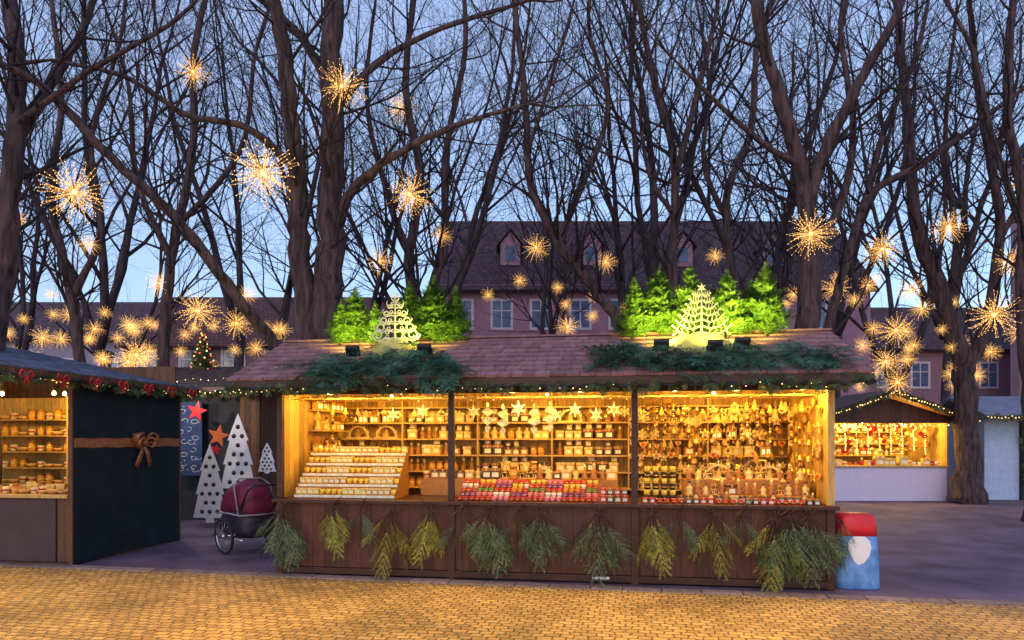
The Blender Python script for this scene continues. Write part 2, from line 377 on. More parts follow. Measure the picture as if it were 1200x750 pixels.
# ------------------------------------------------------------ star lights
def starthing():
    t=thing('star_light','glowing golden star ball of fairy lights hanging in bare branches','star light',None,'star lights hanging in the trees')
    r_=random.Random(5); rays=MB(); tips=MB(); core=MB(); cab=MB()
    n=84
    for k in range(n):
        z=1-2*(k+.5)/n; a=k*2.39996; q=math.sqrt(1-z*z); d=Vector((q*math.cos(a),q*math.sin(a),z)); d=(d+rvec(r_)*.2).normalized()
        L=.42*r_.choice([1,1,.95,.85,.75,.62])
        d2=(d+rvec(r_)*.3).normalized()
        rays.tube([d*.03,d*L*.55,d*L*.55+d2*L*.45],[.0016,.0020,.0015],3)
        for tt in (.40,.6,.8,1.0):
            c=(d*L*tt if tt<.55 else d*L*.55+d2*L*(tt-.55))+rvec(r_)*.012; rr=.0052
            tips.add([c+Vector(e)*rr for e in [(1,0,0),(-1,0,0),(0,1,0),(0,-1,0),(0,0,1),(0,0,-1)]],[(0,2,4),(2,1,4),(1,3,4),(3,0,4),(2,0,5),(1,2,5),(3,1,5),(0,3,5)])
    core.ball(.03)
    cab.tube([(0,0,.04),(.01,0,.8),(-.03,.02,1.7)],.004,4)
    part(t,'core',core,[CORE]); part(t,'rays',rays,[RAY]); b=part(t,'bulb',tips,[TIP]); b['kind']='stuff'; part(t,'cable',cab,[CABLE])
    return t
st=starthing()
stars=[(226,84,18),(401,101,26),(468,127,18),(308,203,36),(87,225,33),(480,228,25),(517,276,13),(445,306,16),(628,290,15),(710,307,13),(609,329,9),(187,332,15),(104,286,12),(232,364,23),(81,369,11),(151,381,12),(50,396,13),(277,379,17),(330,386,11),(290,345,11),(160,416,20),(150,424,15),(950,274,26),(1034,292,20),(1112,266,19),(1185,307,17),(1165,369,25),(1195,389,15),(980,338,16),(1050,387,19),(1038,424,17),(1067,340,14),(1011,405,11),(838,300,10),(665,383,14),(212,412,8),(138,396,8),(275,410,8),(300,408,11),(1052,448,16),(930,345,10),(1080,362,12),(22,258,11),(60,345,8),(250,430,8),(1195,215,12),(120,420,10),(735,360,8),(1000,430,12),(1023,437,9)]
stars+=[(rng.uniform(10,335),rng.uniform(365,432),rng.uniform(7,11)) for _ in range(24)]+[(rng.uniform(920,1190),rng.uniform(320,455),rng.uniform(7,12)) for _ in range(24)]+[(rng.uniform(360,420),rng.uniform(395,440),7) for _ in range(2)]+[(rng.uniform(560,760),rng.uniform(330,388),8) for _ in range(5)]
for k,(px,py,r) in enumerate(stars):
    Y=max(9.0,min(27,800*.38/r)) if r>11 else 15+r*.4; 
    if 12<=r<=19: Y=min(Y,15+k%3)
    p=sv(px,py,Y); M=T(*p)@R(rng.uniform(0,360))@R(rng.uniform(-20,20),'X')@S(r*Y/(800*.38)*1.06)
    if k==0: st.matrix_world=M
    else: copything(st,M)

# ------------------------------------------------------------ buildings
PINK=mat('pink_render',(.40,.21,.27),.9,0,.12,1.5)
def tilemat(name,col):
    m=bpy.data.materials.new(name); m.use_nodes=True; nt=m.node_tree;N=nt.nodes;L=nt.links;b=N['Principled BSDF']; b.inputs['Roughness'].default_value=.85
    tc=N.new('ShaderNodeTexCoord'); br=N.new('ShaderNodeTexBrick'); mp=N.new('ShaderNodeMapping'); mp.inputs['Rotation'].default_value=(rad(90),0,0)
    L.new(tc.outputs['Object'],mp.inputs[0]); L.new(mp.outputs[0],br.inputs['Vector']); br.inputs['Scale'].default_value=1; br.inputs['Brick Width'].default_value=.25; br.inputs['Row Height'].default_value=.22; br.inputs['Mortar Size'].default_value=.02
    br.inputs['Color1'].default_value=(*[c*.7 for c in col],1); br.inputs['Color2'].default_value=(*[c*1.3 for c in col],1); br.inputs['Mortar'].default_value=(*[c*.4 for c in col],1)
    L.new(br.outputs[0],b.inputs['Base Color']); return m
TILE=tilemat('plum_roof_tile',(.080,.038,.048)); TILER=tilemat('red_roof_tile',(.12,.042,.038))
GLASS=mat('window_glass',(.10,.14,.25),.1,0,.3,2,spec=.8); SAND=mat('sandstone',(.38,.24,.28),.9,0,.15,1,.3)
DORM=mat('dormer_face',(.42,.22,.28),.8)
FRM=mat('window_surround',(.66,.56,.62),.8,0,.1)
def building(name,label,x0,x1,y,zeave,zr,depth,wallm,roofm,ww=1.05,wh=1.55,sp=2.3,floors=(2.6,5.6,8.4),dorm=(),ang=0):
    t=thing(name,label,'building',T(x0,y,0)@R(ang)); W=x1-x0
    b=MB(); b.box(0,0,0,W,depth,zeave); b.add([(0,0,zeave+.002),(0,depth,zeave+.002),(0,depth/2,zr-.1),(W,0,zeave+.002),(W,depth,zeave+.002),(W,depth/2,zr-.1)],[(0,1,2),(3,5,4)])
    b.box(-.05,-.12,zeave-.35,W+.05,-.002,zeave-.1); part(t,'wall',b,[wallm])
    rf=MB(); e=.5; k=(zr-zeave)/(depth/2)
    rf.add([(-.3,-e,zeave-e*k),(W+.3,-e,zeave-e*k),(W+.3,depth/2,zr),(-.3,depth/2,zr),(-.3,depth+e,zeave-e*k),(W+.3,depth+e,zeave-e*k)],[(0,1,2,3),(3,2,5,4)])
    roof=part(t,'roof',rf,[roofm]); s=roof.modifiers.new('s','SOLIDIFY'); s.thickness=.15
    wf=MB(); wf.box(-ww/2-.14,-.06,-.14,ww/2+.14,.02,0); wf.box(-ww/2-.14,-.06,wh,ww/2+.14,.02,wh+.14); wf.box(-ww/2-.14,-.05,0,-ww/2,.02,wh); wf.box(ww/2,-.05,0,ww/2+.14,.02,wh)
    wf.box(-.035,-.045,0,.035,.01,wh); wf.box(-ww/2,-.04,wh*.62,-.035,.01,wh*.62+.06); wf.box(.035,-.04,wh*.62,ww/2,.01,wh*.62+.06)
    fm=wf.mesh('frame',[FRM]); gm=MB(); gm.box(-ww/2,-.02,0,ww/2,-.005,wh); gm=gm.mesh('window',[GLASS])
    n=int((W-1.5)/sp)
    for z in floors:
        for i in range(n):
            wo=part(t,'window',gm,[],T(1.3+i*sp,0,z)); part(wo,'frame',fm,[])
    for dx,dz in dorm:
        yy=(dz-zeave)/k; d=MB(); d.box(-.6,0,0,.6,2,1.3); d.poly([(-.6,1.302),(.6,1.302),(0,2.05)],.10,0,T(0,.05,0))
        part(roof,'dormer',d,[DORM],T(dx,yy-.3,dz-.2))
        d=MB(); d.add([(-.85,-.2,1.12),(0,-.2,2.18),(.85,-.2,1.12),(-.85,3,1.12),(0,3,2.18),(.85,3,1.12)],[(0,1,4,3),(1,2,5,4)]); part(roof,'dormer_roof',d,[roofm],T(dx,yy-.3,dz-.2))
        d=MB(); d.box(-.33,-.03,.25,.33,-.004,1.15); part(roof,'dormer_window',d,[GLASS],T(dx,yy-.3,dz-.2))
    return t
building('townhouse','pink rendered house with plum tiled roof, dormers and framed windows',-4.2,21,40,10.8,16.2,11,PINK,TILE,floors=(2.2,5.2,8.2),sp=2.3,dorm=((4.1,12.4),(9.0,12.4),(14.5,12.3),(20,12.3)))
building('townhouse','long low house with red tiled roof behind the trees',-21,-4.6,37,7.0,10.4,10,mat('ochre_render',(.24,.14,.15),.9),TILER,floors=(2,5))
building('townhouse','pale grey house with dark roof and many windows',-48,-21.6,44,8.4,11.5,10,mat('pale_render',(.28,.24,.31),.9),TILE,floors=(2.2,5.2))
building('townhouse','rosy plaster house with plum roof behind bare trees',21.6,50,46,8,11.5,10,mat('rosy_render',(.30,.17,.21),.9),TILE,floors=(2.2,5.2))
t=thing('church','tall pink sandstone church with buttresses and narrow pointed windows','church',T(31,36,0))
b=MB(); b.box(0,0,0,16,6,18)
for i in range(5): b.box(-.3+i*3.4,-.7,0,.5+i*3.4,-.003,15-.5*(i%2))
for i in range(3): b.box(-.7,.4+i*2.2,0,-.003,1.1+i*2.2,15)
b.box(-.4,-.3,18.003,16.4,6.3,18.5); part(t,'wall',b,[SAND])
b=MB(); b.add([(-.5,-.5,18.5),(16.5,-.5,18.5),(16.5,6.5,18.5),(-.5,6.5,18.5),(1,3,22),(15,3,22)],[(0,1,5,4),(1,2,5),(2,3,4,5),(3,0,4)]); part(t,'roof',b,[TILE])
wb=MB(); wb.poly([(-.6,0),(.6,0),(.6,5),(.35,5.9),(0,6.5),(-.35,5.9),(-.6,5)],.06); wm=wb.mesh('window',[GLASS])
for i in range(4):
    for z in (3,10): part(t,'window',wm,[],T(1.8+i*3.4,-.04,z))

# ------------------------------------------------------------ fir sprays
def sprayarr(nside,nn,seed,nl=.085,nw=.024,sl=.52,sd=(36,52)):
    r_=random.Random(seed); v=[];f=[]
    def needle(p,d,l):
        s=d.cross(Vector((0,0,1))); 
        if s.length<1e-3: s=Vector((0,1,0))
        s.normalize(); s=s*nw*.5; i=len(v); v.extend([p-s,p+s,p+d*l]); f.append((i,i+1,i+2))
    def twig(p,d,L,cnt):
        q=p
        e=p+d*L; s=d.cross(Vector((0,0,1))).normalized()*.007; i=len(v); v.extend([p-s,p+s,e]); f.append((i,i+1,i+2))
        for k in range(cnt):
            q=p.lerp(e,(k+.5)/cnt)+Vector((0,0,-.12*((k/cnt)**2)*L))
            for sg in (-1,1):
                a=sg*rad(r_.uniform(28,62)); dd=Matrix.Rotation(a,3,'Z')@d; dd.z+=r_.uniform(-.25,.45); dd.normalize(); needle(q,dd,nl*r_.uniform(.7,1.2))
        needle(e,d,nl)
    twig(Vector((0,0,0)),Vector((1,0,0)),1,nn+6)
    for k in range(nside):
        t=.12+.8*k/nside
        for sg in (-1,1):
            d=Matrix.Rotation(sg*rad(r_.uniform(*sd)),3,'Z')@Vector((1,0,r_.uniform(-.15,.12))); twig(Vector((t,0,0)),d.normalized(),(sl-(sl-.15)*t)*r_.uniform(.75,1.2),nn)
    return np.array([list(q) for q in v]),np.array(f)
SP=[sprayarr(7,8,s) for s in range(4)]; SPS=[sprayarr(5,5,s+9,.13,.045) for s in range(3)]
SPO=[sprayarr(7,9,s+30,.062,.017,.55,(26,44)) for s in range(5)]
def dirM(p,d,roll=0):
    q=Vector(d).to_track_quat('X','Z').to_matrix().to_4x4(); return T(*p)@q@R(roll,'X')
def bunch(seed,wid,hei,n=12):
    r_=random.Random(seed); b=MB()
    b.tube([(0,0,.06),(0,-.02,-.1)],.006,5,1); b.box(-.012,-.03,-.03,.012,.0,.0,1)
    for q in range(3):
        b.tube([(0,-.02,-.02),(r_.uniform(-.18,.18),-.04,.05+r_.random()*.09)],[.009,.004],5,1)
    for k in range(n):
        a=-.9+1.8*(k+r_.random()*.9)/n; x0=a*.04; l=hei*r_.uniform(.55,1.08)*(1-.28*abs(a))
        d=(math.sin(a)*wid/hei*1.9,-.05-r_.random()*.15,-math.cos(a)); v,f=SPO[r_.randrange(5)]
        b.tube([(x0,-.03,-.01),(x0+math.sin(a)*l*.4,-.05,-.02-math.cos(a)*l*.4)],[.007,.003],4,1)
        b.add(v,f,0,False,dirM((x0+math.sin(a)*.05,-.03-k%3*.035,-.06-r_.random()*.12),d,r_.uniform(-60,60))@S(l,l*.8,l*.8))
    return b
def conifer(seed,h=.95,w=.30,nb=120):
    r_=random.Random(seed); b=MB(); b.tube([(0,0,-.15),(0,0,h*.95)],[.02,.006],6,1)
    for k in range(nb):
        t=(k+.5)/nb; z=h*(.02+.93*t); a=k*2.4+r_.random()*.6; l=max(.06,w*(1-t)**.8*r_.uniform(.6,1.35)+.05)
        d=(math.cos(a),math.sin(a),r_.uniform(.1,.9)+t*.5); v,f=SPS[k%3]; b.add(v,f,0,False,dirM((0,0,z),d,r_.uniform(-25,25))@S(l))
    v,f=SPS[0]; b.add(v,f,0,False,dirM((0,0,h*.9),(0,0.05,1))@S(.15)); return b

# ------------------------------------------------------------ main stall
MS=T(-2.96,8.61,0)@R(-8.4); LEN=6.64; DEP=2.15
def U(px,yl):
    t=(px-600)/800; return (t*(8.61+.989*yl)+2.96-.146*yl)/(.989+.146*t)
stall=thing('market_stall','long wooden market stall with shingled roof, open counter and fir branches','market stall',MS)
b=MB(); b.box(0.02,0.06,0,LEN-.02,DEP,.10,1); b.box(0,-.002,.10,LEN,.05,.90,0)
for u in (0,2.21,4.40,LEN-.09): b.box(u,-.035,.0,u+.09,-.004,.9,1)
b.box(0,-.03,.02,LEN,-.005,.098,1)
bevel(part(stall,'counter_front',b,[DARKW,DARKT]))
b=MB(); b.box(-.03,-.10,.902,LEN+.03,.72,.945); bevel(part(stall,'counter',b,[DARKT]))
for xa,xb in ((0,.045),(LEN-.045,LEN)):
    b=MB(); b.box(xa,.0,.947,xb,DEP,2.42); part(stall,'side_wall',b,[GOLDW])
    b=MB(); b.box(xa,.052,.1,xb,DEP,.9); part(stall,'lower_side_wall',b,[DARKW])
    b=MB(); x=xa if xa==0 else xb; b.poly([(0,2.422),(DEP+.1,2.422),(1.1,2.98)],.02,0,T(x,0,0)@R(90)); part(stall,'gable',b,[DARKW])
b=MB(); b.box(.05,DEP-.05,.1,LEN-.05,DEP,2.42); part(stall,'back_wall',b,[GOLDW])
b=MB(); b.box(.05,.05,2.40,LEN-.05,DEP-.06,2.43); part(stall,'ceiling',b,[LIGHTW])
b=MB(); b.box(-.005,-.012,2.25,LEN+.005,.045,2.40); bevel(part(stall,'header_beam',b,[DARKT]))
for u in (0,2.21,4.40,LEN-.075):
    b=MB(); b.box(u,-.02,.947,u+.075,.045,2.248); bevel(part(stall,'post',b,[LIGHTW if u>5 else DARKT]))
def shingles(b,x0,x1,ye,ze,yr,zr,rows=11):
    V_=Vector((0,yr-ye,zr-ze)); L=V_.length; V_.normalize(); N_=Vector((1,0,0)).cross(V_)
    if N_.z<0:N_=-N_
    ex=L/rows; r_=random.Random(int(x0*7+ye*100))
    for i in range(rows):
        x=x0-r_.random()*.1
        while x<x1:
            w_=r_.uniform(.13,.18); xa=max(x,x0); xb=min(x+w_-.006,x1); x+=w_
            if xb-xa<.02: continue
            v0=i*ex+r_.uniform(-.006,.006); v1=(i+1)*ex+.05; h0=.032+r_.uniform(0,.005); h1=.008
            pts=[]
            for (xx,vv,hh) in [(xa,v0,.0),(xb,v0,.0),(xb,v1,-.01),(xa,v1,-.01),(xa,v0,h0),(xb,v0,h0),(xb,v1,h1),(xa,v1,h1)]:
                pts.append(Vector((xx,ye,ze))+V_*vv+N_*hh)
            b.add(pts,[(0,3,2,1),(4,5,6,7),(0,1,5,4),(1,2,6,5),(2,3,7,6),(3,0,4,7)])
EA,ZE,RY,ZR=-.4,2.40,1.1,3.06
b=MB(); shingles(b,-.45,6.92,EA,ZE,RY,ZR,9); shingles(b,-.45,6.92,2*RY-EA,ZE,RY,ZR,9)
roof=part(stall,'roof',b,[SHING])
b=MB(); b.add([(-.44,EA+.02,ZE-.03),(6.91,EA+.02,ZE-.03),(6.91,RY,ZR-.03),(-.44,RY,ZR-.03),(-.44,2*RY-EA-.02,ZE-.03),(6.91,2*RY-EA-.02,ZE-.03)],[(0,1,2,3),(3,2,5,4)]); b.box(-.45,EA-.005,ZE-.10,6.92,EA+.03,ZE-.005)
part(roof,'roof_board',b,[DARKT])
b=MB(); b.box(-.45,RY-.07,ZR+.012,6.92,RY+.07,ZR+.035); part(roof,'ridge_board',b,[SHING])
# shelves
b=MB(); SHZ=[.98,1.22,1.46,1.70,1.94,2.17]
for z in SHZ:
    b.box(.06,1.82,z-.02,LEN-.06,DEP-.055,z)
for u in (1.05,2.2,3.3,4.4,5.5): b.box(u,1.81,.97,u+.02,DEP-.055,2.39)
b.box(.05,.8,1.20,.22,1.78,1.22); b.box(.05,.8,1.50,.22,1.78,1.52); b.box(.05,.8,1.80,.22,1.78,1.82); b.box(.05,.8,2.08,.22,1.78,2.10)
part(stall,'shelf',b,[LIGHTW])
for y0 in (.5,1.0):
    b=MB(); b.box(.05,y0,2.215,LEN-.05,y0+.03,2.24); part(stall,'hanging_rail',b,[LIGHTW])

# ------------------------------------------------------------ goods
def cm(n,c,r=.35,m=0,v=.2): return mat(n,c,r,m,v,20)
HON=cm('honey_wood',(.68,.38,.07)); PALE=cm('pale_wood',(.76,.55,.20)); DKI=cm('walnut',(.10,.04,.015)); PAPER=cm('paper_label',(.82,.78,.58),.6)
RED=cm('red_glaze',(.55,.02,.015)); PUR=cm('purple_wax',(.20,.03,.20)); GRN=cm('green_wax',(.08,.25,.05)); WHT=cm('white_wax',(.82,.80,.68)); YEL=cm('yellow_glaze',(.82,.56,.06)); BLU=cm('blue_glaze',(.05,.12,.4)); PNK=cm('pink_wax',(.75,.15,.25)); GLD=cm('gold_foil',(.85,.55,.12),.25,.7); BLKI=cm('black_lacquer',(.02,.012,.012)); ORG=cm('orange_glaze',(.75,.20,.02)); AMB=cm('amber_wood',(.38,.15,.03))
K={}
def kind(key,mb,mats,name,label,cat,group): K[key]=(mb.mesh(name,mats),name,label,cat,group)
def star2(n,R1,R2): return [((R1 if i%2==0 else R2)*math.sin(math.pi*i/n),(R1 if i%2==0 else R2)*math.cos(math.pi*i/n)) for i in range(2*n)]
def k_box(key,c,lab,lid=PALE,rib=HON):
    b=MB(); b.box(-.055,-.045,0,.055,.045,.085); b.box(-.059,-.049,.085,.059,.049,.112,1); b.box(-.035,-.048,.02,.035,-.0455,.07,2); b.box(-.008,-.0505,.083,.008,.0505,.115,3)
    kind(key,b,[c,lid,PAPER,rib],'gift_box',lab,'box','small boxed goods on the stall')
k_box('boxh',HON,'small honey coloured wooden box with paper label'); k_box('boxr',RED,'small red gift box with paper label',RED,GLD); k_box('boxd',DKI,'small dark wooden box with amber lid',AMB); k_box('boxy',YEL,'small yellow box with paper label and gold band',PALE,GLD); k_box('boxa',AMB,'small amber wooden box with dark lid',DKI)
b=MB(); b.box(-.06,-.04,0,.06,.04,.10); b.poly([(-.075,.10),(.075,.10),(0,.18)],.10,1); b.box(-.04,-.043,.02,-.012,-.0405,.07,2); b.box(.012,-.043,.02,.04,-.0405,.07,2); b.box(.02,0,.14,.04,.02,.20,0)
kind('house',b,[HON,AMB,BULB2],'wooden_house','tiny lantern house carved from wood with lit windows','ornament','small wooden houses on the stall')
for key,c,c2,lb in (('figr',RED,PALE,'turned wooden figurine with a red robe'),('figp',PALE,DKI,'turned pale wooden figurine with dark cap'),('figb',AMB,PALE,'turned amber wood figurine with pale cap')):
    b=MB(); b.lathe([(.04,0),(.042,.01),(.03,.06),(.022,.10),(.012,.115)],10,0); b.ball(.021,(0,0,.133),8,1); b.lathe([(.024,.14),(.016,.16),(.002,.18)],8,2)
    b.tube([(-.02,0,.095),(-.042,-.015,.06)],[.009,.007],5,0); b.tube([(.02,0,.095),(.042,-.015,.06)],[.009,.007],5,0)
    kind(key,b,[c,PALE,c2],'wooden_figurine',lb,'figurine','carved wooden figurines on the stall')
b=MB(); n=14; out=[(.16*math.cos(math.pi*i/n),.16*math.sin(math.pi*i/n)+.02) for i in range(n+1)]; inn=[(.135*math.cos(math.pi*i/n),.135*math.sin(math.pi*i/n)+.02) for i in range(n,-1,-1)]
b.poly(out+inn,.02); b.box(-.17,-.03,0,.17,.03,.02); b.poly([(-.04,.02),(.04,.02),(.02,.06),(.03,.06),(.012,.095),(.02,.095),(0,.135)],.012,1)
b.ball(.018,(-.08,0,.05),7,2); b.ball(.018,(.08,0,.05),7,2)
for i in range(5):
    a=math.pi*(i+.5)/5; x,z=.16*math.cos(a),.16*math.sin(a)+.02; b.lathe([(.006,z),(.006,z+.035),(.001,z+.045)],6,3,T(x,0,0))
kind('arch',b,[PALE,HON,DKI,WHT],'candle_arch','pale wooden candle arch with a carved tree inside','ornament','wooden candle arches on the shelves')
b=MB(); b.lathe([(.07,0),(.07,.012),(.06,.014)],12,0)
for z,r in ((.07,.05),(.13,.035)): b.lathe([(r,z),(r,z+.006)],12,1)
for k in range(4):
    a=k*math.pi/2+.6; b.tube([(.06*math.cos(a),.06*math.sin(a),.01),(.015*math.cos(a),.015*math.sin(a),.19)],.004,4); b.ball(.012,(.04*math.cos(a+.5),.04*math.sin(a+.5),.09),6,2); b.lathe([(.006,.014),(.006,.04),(.001,.05)],5,3,T(.065*math.cos(a+.7),.065*math.sin(a+.7),0))
for k in range(8):
    M_=T(0,0,.20)@R(k*45)@R(25,'X'); b.add([(0,-.01,0),(.075,-.014,0),(.075,.014,0),(0,.01,0)],[(0,1,2,3)],1,False,M_)
kind('pyr',b,[HON,PALE,DKI,WHT],'wooden_pyramid','tiered wooden pyramid carousel with fan blades','ornament','wooden pyramids on the shelves')
for key,c,lb in (('cr','red',RED),('cp','purple',PUR),('cg','green',GRN),('cw','white',WHT),('cy','yellow',YEL),('ck','pink',PNK),('cb','black',BLKI),('co','orange',ORG)):
    b=MB(); b.lathe([(.026,0),(.034,.012),(.033,.05),(.029,.058),(.026,.057),(.024,.048),(.002,.05)],10,0); b.tube([(0,0,.045),(.002,0,.068)],.0025,4,1); b.lathe([(.0346,.020),(.0344,.03)],10,2)
    kind(key,b,[lb,BLKI,GLD],'candle',c+' glazed candle pot with wick','candle','small candles lined up on the counter')
for key,c,lb in (('br',RED,'red'),('bg',GLD,'gold'),('bp',PALE,'cream')):
    b=MB(); b.ball(.045,(0,0,-.06),12); b.lathe([(.014,-.018),(.014,-.003),(.008,0)],8,1); b.tube([(0,0,0),(0,0,.10)],.0015,3,1)
    kind(key,b,[c,GLD],'bauble',lb+' round bauble hanging on a thread','bauble','baubles hanging in the stall')
b=MB(); b.poly(star2(5,.07,.03),.012,0,T(0,0,-.07)); b.poly(star2(5,.04,.017),.020,1,T(0,0,-.07)); b.tube([(0,0,0),(0,0,.10)],.0015,3,1); kind('st',b,[PALE,AMB],'star_ornament','flat wooden star ornament hanging on a thread','ornament','wooden ornaments hanging in the stall')
b=MB(); b.poly(star2(6,.11,.04),.014,0,T(0,0,-.12)); b.poly(star2(6,.05,.02),.024,1,T(0,0,-.12)); b.tube([(0,0,0),(0,0,.06)],.0015,3,1); kind('ps',b,[WHT,PALE],'paper_star','large pale folded star hanging on a thread','ornament','pale stars hanging in the stall')
b=MB(); hp=[(.055*math.sin(t)**3*1.05,-.07+.05*(13*math.cos(t)-5*math.cos(2*t)-2*math.cos(3*t)-math.cos(4*t))/16) for t in [2*math.pi*i/20 for i in range(20)]]; b.poly(hp,.014,0); b.tube([(0,0,-.04),(0,0,.10)],.0015,3,1); b.poly([(x*.5,-.035+z*.5) for x,z in hp],.02,1); kind('ht',b,[HON,RED],'heart_ornament','wooden heart ornament with red centre on a thread','ornament','wooden ornaments hanging in the stall')
b=MB(); b.lathe([(.002,-.01),(.02,-.02),(.026,-.06),(.04,-.09),(.036,-.09),(.002,-.05)],10,0); b.ball(.01,(0,0,-.092),6,1); b.tube([(0,0,-.01),(0,0,.10)],.0015,3,1); kind('bell',b,[GLD,DKI],'bell','small golden bell hanging on a thread','ornament','wooden ornaments hanging in the stall')
b=MB()
for k in range(6):
    M_=T(0,0,-.08)@R(60*k,'Y'); b.box(-.006,-.004,0,.006,.004,.075,0,M_); b.box(-.022,-.003,.045,.022,.003,.055,0,M_)
b.tube([(0,0,0),(0,0,.10)],.0015,3,0); kind('snow',b,[PALE],'snowflake_ornament','pale six armed snowflake hanging on a thread','ornament','wooden ornaments hanging in the stall')
b=MB(); b.poly([(-.045,-.12),(-.01,-.12),(-.01,-.14),(.01,-.14),(.01,-.12),(.045,-.12),(.02,-.075),(.032,-.075),(.012,-.04),(.02,-.04),(0,0),(-.02,-.04),(-.012,-.04),(-.032,-.075),(-.02,-.075)],.012,0); b.tube([(0,0,0),(0,0,.10)],.0015,3,0); kind('tp',b,[HON],'tree_ornament','honey wood tree pendant hanging on a thread','ornament','wooden tree pendants hanging in the stall')
b=MB()
for i in range(30):
    t=i/29; a=t*11; r=.075*math.sin(math.pi*t)+.004; z=-.03-t*.40
    b.add([(r*math.cos(a),r*math.sin(a),z+.006),(r*math.cos(a),r*math.sin(a),z-.006),(-r*math.cos(a),-r*math.sin(a),z-.006),(-r*math.cos(a),-r*math.sin(a),z+.006),(r*math.cos(a+.2),r*math.sin(a+.2),z),( -r*math.cos(a+.2),-r*math.sin(a+.2),z)],[(0,1,2,3),(0,4,5,3),(1,4,5,2)])
b.tube([(0,0,0),(0,0,-.45)],.003,4,1); kind('spi',b,[WHT,GLD],'spiral_ornament','pale twisted wood shaving spiral hanging from the rail','ornament','spiral ornaments hanging in the stall')
b=MB()
for i in range(11): b.ball(.014+.004*(i%3),(0,0,-.04*i-.02),7,i%3)
b.tube([(0,0,.05),(0,0,-.45)],.002,3,1); kind('beads',b,[HON,PALE,DKI],'bead_string','string of wooden beads hanging from the rail','beads','bead strings hanging in the stall')
b=MB(); b.lathe([(.04,0),(.045,.01),(.045,.08),(.036,.1),(.036,.105)],12,0); b.lathe([(.04,.103),(.04,.125),(.036,.13),(.004,.131)],12,1); b.lathe([(.0458,.025),(.0458,.065)],12,2)
kind('jar',b,[cm('honey_glass',(.7,.28,.03),.15),AMB,HON],'jar','glass jar of amber honey with dark lid','jar','jars on the stall shelves')
b=MB(); b.lathe([(.03,0),(.042,.01),(.046,.09),(.042,.09),(.038,.02),(.002,.018)],12,0); b.tube([(.043,0,.07),(.07,0,.065),(.072,0,.035),(.042,0,.025)],.006,5,0); b.lathe([(.0472,.04),(.0476,.06)],12,1)
kind('cup',b,[cm('cream_ceramic',(.72,.55,.30),.3),RED],'mug','cream glazed ceramic mug with red band','mug','mugs on the stall shelves')
b=MB(); b.lathe([(.03,0),(.065,.02),(.085,.05),(.08,.05),(.06,.025),(.002,.012)],14,0); kind('bowl',b,[cm('ochre_ceramic',(.6,.33,.1),.35)],'bowl','ochre glazed ceramic bowl','bowl','mugs on the stall shelves')
b=MB(); b.lathe([(.06,-.006),(.06,.006),(.002,.006)],14,0,R(90,'X')); b.poly(star2(6,.045,.02),.024,1); kind('disc',b,[AMB,PALE],'wooden_plaque','small round wooden plaque with a carved star','ornament','wooden ornaments on the stall wall')
count={}
def place(k,M,x,y,z,rz=0,s=1):
    if count.get(k,0)>=240 or (k in('st','ht','bell','snow') and sum(count.get(q,0) for q in('st','ht','bell','snow'))>285): k='tp' if k!='tp' else 'bg'
    count[k]=count.get(k,0)+1
    me,name,label,cat,group=K[k]; return thing(name,label,cat,M@T(x,y,z)@R(rz)@S(s),group,me)
r_=random.Random(3)
WD={'arch':.36,'boxh':.12,'boxd':.12,'boxr':.12,'boxy':.12,'boxa':.12,'house':.155,'figr':.095,'figp':.095,'figb':.095,'jar':.10,'cup':.13,'pyr':.165,'cw':.075,'cy':.075,'bowl':.18}
bays=[(.08,1.03),(1.09,2.18),(2.24,3.28),(3.34,4.38),(4.44,5.48),(5.54,6.57)]
bx={0:['boxh','boxa','arch','house','pyr','figb'],1:['boxh','boxy','jar','boxa','figb','boxd'],2:['boxa','boxd','figp','boxy','jar'],3:['house','boxd','pyr','boxh','figb','arch'],4:['figp','arch','pyr','figb','boxa'],5:['figb','figp','house','pyr','arch','boxy']}
for bi,(u0,u1) in enumerate(bays):
    for zi,z in enumerate(SHZ[:-1]):
        u=u0+.02
        while u<u1-.06:
            k=r_.choice(bx[bi]); sc=r_.uniform(1.0,1.35); wd=WD[k]*sc
            for q in range(1 if k=='arch' else r_.randint(1,4)):
                if u+wd>u1: break
                place(k,MS,u+wd/2,1.95,z+.001,r_.uniform(-12,12),sc*r_.uniform(.9,1))
                if k[:3]=='box' and r_.random()<.5: place(r_.choice(['boxh','boxy','boxa']),MS,u+wd/2,1.96,z+.001+.118*sc,r_.uniform(-8,8),sc*.62)
                u+=wd
            u+=r_.uniform(0,.03)
# left side-wall shelf goods
for z in (1.221,1.521,1.821,2.101):
    for i in range(6): place(r_.choice(['boxh','figp','house','boxa']),MS,.14,.88+i*.15,z,90+r_.uniform(-8,8),1.1)
# left tier stand
ST=.13
stand=thing('display_stand','stepped wooden display stand on the stall counter','display stand',MS@T(.18,.10,.946))
b=MB()
for i in range(5): b.box(0,i*.12,0,1.32,i*.12+.119,.05+i*ST)
part(stand,'step',b,[AMB])
for i in range(5):
    for j in range(17):
        k=['boxy','cy','boxy','boxh','cy','boxy','cy'][(i*2+j//4)%7]
        place(k,MS,.22+j*.078,.155+i*.12,.948+.05+i*ST,r_.uniform(-6,6),.66 if k[0]=='b' else 1.05)
b=MB(); b.box(0,0,0,1.32,.008,.03); b2=b.mesh('price_strip',[PAPER])
for i in range(5): part(stand,'price_strip',b2,[],T(0,-.0125+i*.12,.012+i*ST))
